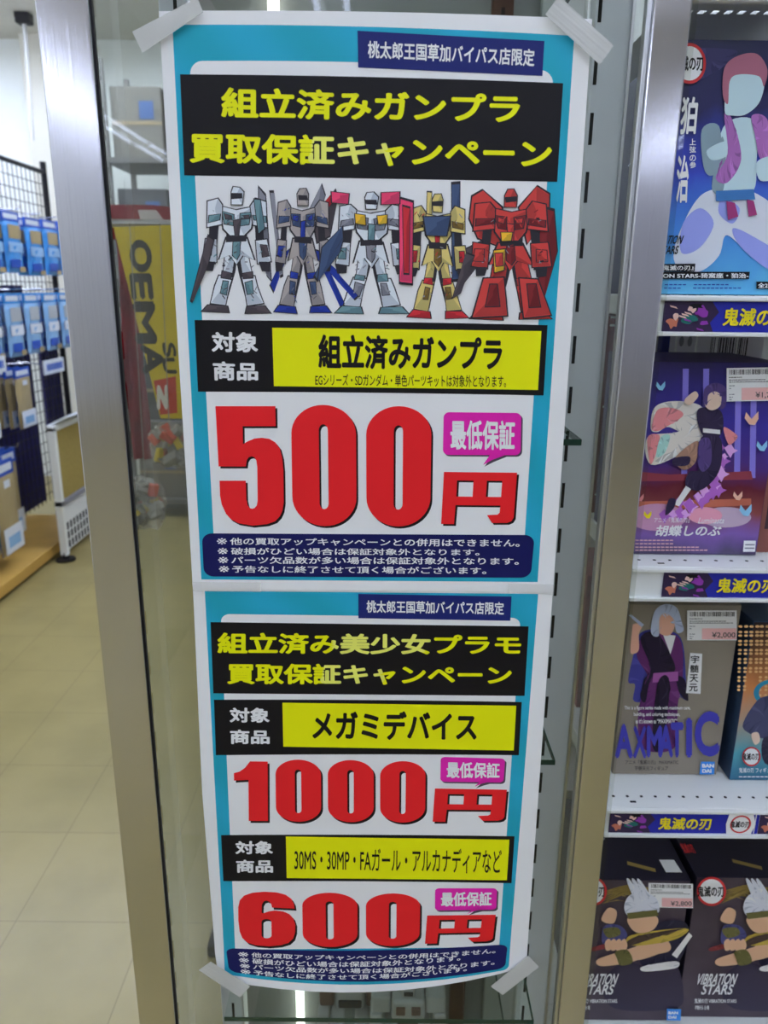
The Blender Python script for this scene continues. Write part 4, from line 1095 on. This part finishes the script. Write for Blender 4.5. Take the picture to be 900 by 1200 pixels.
pkb = mat('packet_blue', (74, 150, 222), .25, 0, .6); pkl = mat('packet_light_blue', (146, 190, 232), .25, 0, .6); pkt = mat('packet_tan', (176, 158, 116), .4); pkw = mat('packet_white', (226, 232, 240), .3); pkd = mat('packet_deep_blue', (34, 84, 190), .3, 0, .5); pkg = mat('packet_clear', (190, 196, 200), .2, 0, .6)
def packet(label, group, w, h, scheme):
    """bagged accessory with a header card; faces +x, hangs from z = h"""
    o = thing('accessory_packet', label, 'packet', (0, 0, 0), group)
    b = MB(); t = bmesh.new(); bmesh.ops.create_grid(t, x_segments=6, y_segments=8, size=.5)
    ny = []
    for v in t.verts:
        u, q = v.co.x, v.co.y; th = .016*(1-(2*u)**4)*(1-(2*q)**6)+.002; rr = random.Random(int((u+2)*997+(q+2)*131))
        v.co = Vector((th+rr.uniform(-.002, .002), u*w, (q+.5)*h*.86))
    b.add(t, {'bag': pkb, 'light': pkl, 'tan': pkt}[scheme])
    for v in t.verts: v.co.x = -v.co.x*.4
    b.add(t, pkd); t.free(); build('bag', b, o)
    b = MB(); b.box(-.004, .006, -w/2, w/2, h*.84, h, pkd if scheme != 'light' else pkb, .001); b.box(.006, .0066, -w*.4, w*.4, h*.88, h*.96, pkw); build('header_card', b, o)
    b = MB()
    if scheme == 'tan':
        b.box(.0185, .0195, -w*.47, w*.47, h*.02, h*.30, pkw); b.box(.0196, .0202, -w*.3, w*.3, h*.08, h*.2, pkl); b.box(.0196, .0202, -w*.2, w*.1, h*.72, h*.80, pkw)
    else:
        b.box(.0185, .0195, -w*.34, w*.34, h*.56, h*.78, pkt if scheme == 'bag' else pkg, .0002); b.box(.0185, .0195, -w*.42, w*.42, h*.34, h*.50, pkl if scheme == 'bag' else pkw, .0002); b.box(.0185, .0195, -w*.40, w*.2, h*.08, h*.22, pkd, .0002); b.box(.0185, .0198, w*.1, w*.42, h*.02, h*.1, pkt, .0002)
    build('printed_label', b, o)
    return o
p1 = packet('blue bagged accessory packet', 'packets on the uppermost hooks', .19, .30, 'bag')
ORD = ('first', 'second', 'third', 'fourth', 'fifth', 'sixth')
G1 = []
for i, y in enumerate((3.74, 3.95, 4.17, 4.42, 4.64, 4.86)):
    for j in range(2):
        loc = (-1.98+.05*j, y+.01*j, 1.47+.006*((i*7) % 3)); lab = '%s blue packet on the uppermost row, %s hook from the grid end post' % (('rear', 'front')[j], ORD[5-i])
        if not G1: p1.location = loc; p1['label'] = lab; G1.append(p1)
        else: G1.append(dup(p1, loc, lab))
    hook(y, 1.78)
p2_ = packet('blue', 'packets on the second hooks', .17, .32, 'light')
f2 = True
for i, y in enumerate((3.86, 4.10, 4.32, 4.56, 4.78)):
    for j in range(2):
        lab = '%s pale blue packet on the second row, %s hook from the grid end post' % (('rear', 'front')[j], ORD[4-i])
        loc = (-1.98+.045*j, y, 1.06)
        if f2: p2_.location = loc; p2_['label'] = lab; f2 = False
        else: dup(p2_, loc, lab)
    hook(y, 1.39)
p3 = packet('tan', 'packets on the third hooks', .17, .31, 'tan'); f3 = True
for y in (3.62, 4.02):
    for j in range(3):
        lab = '%s tan board packet on the third row, %s hook from the grid end post' % (('rear', 'middle', 'front')[j], ORD[1 if y < 3.8 else 0])
        loc = (-1.99+.05*j, y, .70)
        if f3: p3.location = loc; p3['label'] = lab; f3 = False
        else: dup(p3, loc, lab)
    hook(y, 1.02)
p4 = packet('tall', 'tall packets above the plinth', .20, .46, 'tan'); f4 = True
for y, n in ((3.34, 3), (3.60, 4), (3.84, 2)):
    for j in range(n):
        lab = '%s tall tan packet above the plinth, %s hook from the grid end post' % ('front' if j == n-1 else ('rear', 'second', 'third')[j], ORD[{3.34: 2, 3.60: 1, 3.84: 0}[y]])
        loc = (-1.99+.05*j, y, .15)
        if f4: p4.location = loc; p4['label'] = lab; f4 = False
        else: dup(p4, loc, lab)
    hook(y, .62)
signb = mat('sign_blue', (52, 96, 190), .5)
def sign(y, z, lab):
    o = thing('price_sign', lab, 'sign', (-1.83, y, z), 'hook signs on the accessory rack')
    b = MB(); b.box(-1.84, -1.83, y-.13, y+.13, z, z+.075, pkw, .001); build('card', b, o)
    b = MB(); rr = random.Random(int(y*10))
    q = y-.10
    while q < y+.10:
        w = rr.uniform(.012, .03); b.box(-1.8298, -1.8292, q, q+w, z+.02, z+.055, signb); q += w+.006
    build('print_line', b, o)
    b = MB(); b.tube((-2.148, y, z+.07), (-1.842, y, z+.04), .003, MATS['chrome'], 6); build('sign_arm', b, o)
sign(3.62, 1.02, 'white sign with blue print above the packets nearest the shop door'); sign(4.3, .955, 'white sign with blue print above the cork board stand')
# cork stand at the end of the aisle
st = thing('cork_display_stand', 'white framed cork board stand with perforated foot panel and black foot', 'display stand', (-1.70, 4.2, 0))
cork = mat('cork_board', (170, 150, 86), .7, noise=.08, nscale=60)
b = MB(); b.box(-1.73, -1.69, 3.88, 3.91, .03, .72, whitem, .003); b.box(-1.73, -1.69, 4.55, 4.58, .03, .72, whitem, .003); b.box(-1.73, -1.69, 3.88, 4.58, .70, .73, whitem, .003); b.box(-1.73, -1.69, 3.88, 4.58, .30, .33, grey, .003); build('frame', b, st)
b = MB(); b.box(-1.72, -1.70, 3.91, 4.55, .33, .70, cork, .002); build('cork_panel', b, st)
b = MB(); b.box(-1.72, -1.70, 3.91, 4.55, .05, .30, whitem, .002)
for i in range(14):
    for j in range(3): b.box(-1.6998, -1.6992, 3.93+.044*i, 3.955+.044*i, .06+.05*j, .10+.05*j, slotdark)
build('perforated_panel', b, st)
for yy in (3.895, 4.565):
    b = MB(); b.tube((-1.71, yy, .0), (-1.71, yy, .012), .05, wire, 14); b.tube((-1.71, yy, .012), (-1.71, yy, .045), .016, wire, 10); build('foot', b, st)
b = MB(); R_ = Matrix.Translation((-1.69, 4.22, .74)) @ Matrix.Rotation(math.radians(-25), 4, 'Y')
b.box(-.06, .07, -.3, .3, 0, .012, pkw, .002, R_); b.box(-.02, .03, -.2, .2, .012, .013, signb, 0, R_); build('sign_card', b, st)
# pole with bracket near the ceiling
pt = on_y(28, 22, 5.3); pb = on_y(39, 165, 5.3)
po = thing('ceiling_pole', 'thin white pole hanging from a black bracket before the bright wall', 'pole', (pb.x, 5.3, pb.z))
b = MB(); b.tube(pt, (pb.x, 5.3, pb.z), .014, mat('pole_white', (200, 200, 194), .4), 10, .010); b.tube(Vector((pt.x, 5.3, ZC)), pt, .008, wire, 8); build('pole', b, po)
b = MB(); b.box(pt.x-.045, pt.x+.045, 5.26, 5.34, pt.z-.03, pt.z+.06, wire, .01); b.tube((pt.x, 5.3, pt.z+.05), (pt.x, 5.3, ZC), .02, wire, 8); build('bracket', b, po)

# ------------------------------------------------------------------ banner stand seen through the side of the showcase
YB = 1.55
zb = on_y(160, 262, YB).z
bs = thing('banner_stand', 'hanging rail stand with a red header board behind the showcase', 'display stand', (-.18, YB, 0))
b = MB(); b.tube((-.56, YB, zb), (.02, YB, zb), .008, alu2, 10); build('rail', b, bs)
b = MB(); b.tube((-.18, YB, 0), (-.18, YB, zb+.02), .014, alu2, 12); build('pole', b, bs)
b = MB(); b.box(-.38, .02, YB-.2, YB+.2, 0, .03, wire, .006); build('base', b, bs)
hred = mat('header_red', (150, 34, 44), .5)
q0, q1 = on_y(128, 243, YB+.03), on_y(200, 262, YB+.03)
b = MB(); b.prism([(q0.x, YB+.03, q0.z+.005), (q0.x+.085, YB+.03, q0.z+.005), (q0.x+.30, YB+.03, q1.z+.012), (q0.x+.30, YB+.03, q1.z-.005), (q0.x, YB+.03, q1.z-.03)], (0, .012, 0), hred)
b.prism([(q0.x+.055, YB+.029, q0.z-.004), (q0.x+.09, YB+.029, q0.z-.004), (q0.x+.11, YB+.029, q0.z-.03), (q0.x+.06, YB+.029, q0.z-.03)], (0, .001, 0), mat('header_white', (220, 210, 206), .5)); build('header_board', b, bs)
ban_y = mat('banner_yellow', (224, 196, 12), .6); ban_k = mat('banner_black', (34, 30, 22), .6); ban_r = mat('banner_red', (206, 60, 40), .6); ban_w = mat('banner_white', (232, 226, 212), .6)
bn = thing('yellow_banner', 'yellow hanging banner with sideways black letters and a red square', 'banner', on_y(200, 490, YB))
def bfn(x, y, l):
    p_ = on_y(x, y, YB-.012); p_.y -= .00025*l; return p_
BT = [(133, 266), (250, 262), (262, 492), (188, 490)]
a = Art(bfn, layer=0)
rows = []
n = 14
for k in range(n+1):
    t = k/n; rows.append([(BT[0][0]*(1-t)+BT[3][0]*t+(BT[1][0]*(1-t)+BT[2][0]*t-(BT[0][0]*(1-t)+BT[3][0]*t))*i/8, BT[0][1]*(1-t)+BT[3][1]*t+(BT[1][1]*(1-t)+BT[2][1]*t-(BT[0][1]*(1-t)+BT[3][1]*t))*i/8) for i in range(9)])
for k in range(n):
    for i in range(8):
        a.mb.face([bfn(*q, 0) for q in (rows[k][i], rows[k][i+1], rows[k+1][i+1], rows[k+1][i])], ban_y)
        a.mb.face([bfn(*q, -3) for q in (rows[k][i], rows[k][i+1], rows[k+1][i+1], rows[k+1][i])], ban_y)
build('cloth', a.mb, bn)
def side_text(a, ch, x0, y0, x1, y1, m, bold, skew=0):
    """a letter lying on its side, its top towards the right"""
    vv, ff = glyphs(ch); xs = [p[0] for p in vv]; ys = [p[1] for p in vv]; A0, A1_, C0, C1_ = min(xs), max(xs), min(ys), max(ys)
    for kk, (ox, oy) in enumerate(((bold, 0), (-bold, 0), (0, bold), (0, -bold))):
        pts = []
        for x, y in vv:
            u = (y-C0)/(C1_-C0)+oy; v = (x-A0)/(A1_-A0)+ox
            pts.append(a.fn(x0+(x1-x0)*u+skew*v, y0+(y1-y0)*v, a.layer+.15*kk))
        a.mb.raw(pts, ff, m)
a = Art(bfn, layer=2)
for ch, y0, y1, x0 in (('O', 283, 317, 152), ('E', 322, 350, 153), ('M', 356, 400, 157), ('A', 405, 437, 166)): side_text(a, ch, x0, y0, x0+23, y1, ban_k, .07, 3)
for ch, y0, y1 in (('S', 402, 418), ('U', 420, 437)): side_text(a, ch, 190, y0, 204, y1, ban_k, .05, 3)
build('lettering', a.mb, bn)
a = Art(bfn, layer=2); a.poly([(180, 446), (206, 441), (208, 484), (188, 486)], ban_r); a.layer = 4; a.text('N', 184, 451, 197, 480, ban_w, .08); build('red_square', a.mb, bn)
b = MB()
rc = mat('red_cloth', (140, 26, 40), .8, noise=.3, nscale=20)
pts0 = [on_y(x, y, YB+.06) for x, y in ((134, 268), (158, 268), (170, 400), (172, 535), (150, 540), (144, 440))]
n_ = 10; vv = []
for k in range(n_+1):
    t = k/n_; zt_ = zb-.005; zz = on_y(150, 268+270*t, YB+.06).z
    xl = on_y(132+22*t, 268+270*t, YB+.06).x; xr = on_y(160+16*t, 268+270*t, YB+.06).x
    for i in range(7): vv.append((xl+(xr-xl)*i/6, YB+.064+.014*math.sin(i*2.1+k*.8)+.004*math.sin(k*1.9), zz))
b.raw(vv, [(k*7+i, k*7+i+1, k*7+i+8, k*7+i+7) for k in range(n_) for i in range(6)], rc, True)
b.raw([(x, y+.006, z) for x, y, z in vv], [(k*7+i, k*7+i+7, k*7+i+8, k*7+i+1) for k in range(n_) for i in range(6)], rc, True)
tag(build('red_cloth', b), 'dark red cloth hanging behind the yellow banner', 'cloth')
bagm = mat('clear_bag', (206, 200, 186), .15, 0, .8, alpha=.35, noise=.25, nscale=40); orng = mat('orange_part', (196, 84, 60), .5); greyp = mat('grey_part', (150, 146, 136), .5); ylw = mat('yellow_part', (206, 180, 40), .5)
def bag(label, px, py, w, h, seed):
    c = on_y(px, py, YB-.05); o = thing('parts_bag', label, 'bag', (c.x, c.y, c.z-h/2), 'clear bags of parts hanging under the banner')
    b = MB(); b.blob((c.x, c.y, c.z), (w/2, .02, h/2), bagm, seed, .22); build('bag', b, o)
    rr = random.Random(seed)
    for m, n_, nm in ((greyp, 34, 'grey_part'), (orng, 9, 'orange_part'), (ylw, 4, 'yellow_part')):
        b = MB()
        for k in range(n_):
            x, z_ = c.x+rr.uniform(-.36, .36)*w, c.z+rr.uniform(-.36, .36)*h; R_ = Matrix.Translation((x, c.y+rr.uniform(-.024, .012), z_)) @ Matrix.Rotation(rr.uniform(0, 3), 4, 'Y') @ Matrix.Rotation(rr.uniform(0, 3), 4, 'X')
            s = rr.uniform(.006, .016); b.box(-s, s, -s*.5, s*.5, -s*.7, s*.7, m, .002, R_)
        if nm == 'grey_part':
            b.tube((c.x, c.y, c.z+h*.42), (c.x, YB-.02, zb-.0), .001, greyp, 5)
        pp = build(nm, b, o); pp['kind'] = 'stuff'
bag('clear bag of grey and orange parts beside the red square', 200, 522, .075, .09, 3)
bag('clear bag of parts hanging lowest under the banner', 172, 590, .075, .11, 8)
# added carton shelf, stands in for dim clutter before the bright wall
ss = thing('stand_in_shelf', 'tall grey shelf of cartons added to dim the bright wall above the banner', 'shelf', (-1.1, 4.95, 0))
gm = mat('shelf_grey', (120, 118, 114), .5)
for x in (-1.6, -.63):
    for y in (4.72, 5.17):
        b = MB(); b.box(x, x+.03, y, y+.03, 0, 2.62, gm, .003); build('post', b, ss)
ZS = (.12, .62, 1.12, 1.62, 2.12)
for z in ZS:
    b = MB(); b.box(-1.6, -.6, 4.715, 5.205, z-.03, z, gm, .003); build('shelf_board', b, ss)
cols = [('grey', (128, 124, 116)), ('brown', (134, 112, 90)), ('dark grey', (92, 92, 94)), ('tan', (150, 136, 112))]
blue_l = mat('carton_label_blue', (84, 110, 160), .5)
names = ('lowest', 'second', 'third', 'fourth', 'topmost')
for i, z in enumerate(ZS):
    for j in range(3):
        cn, c = cols[(i*2+j*3) % 4]; x = -1.555+.31*j; h = .34+.03*((i+j) % 3)
        o = thing('stand_in_carton', 'added %s carton on the %s stand-in shelf board, %s' % (cn, names[i], ('beside the post by the cork board', 'in the middle', 'away from the cork board')[j]), 'carton', (x+.14, 4.9, z), 'added cartons on the stand-in shelf')
        b = MB(); b.box(x, x+.285, 4.76, 5.12, z+.001, z+h, mat('carton_'+cn.replace(' ', '_'), c, .7, noise=.1), .004); build('carton', b, o)
        b = MB(); b.box(x+.16, x+.24, 4.757, 4.7605, z+h*.55, z+h*.8, blue_l); build('carton_label', b, o)
        b = MB(); b.box(x+.001, x+.284, 4.7575, 4.7605, z+h*.47, z+h*.52, mat('packing_tape', (168, 150, 120), .3)); build('packing_tape', b, o)
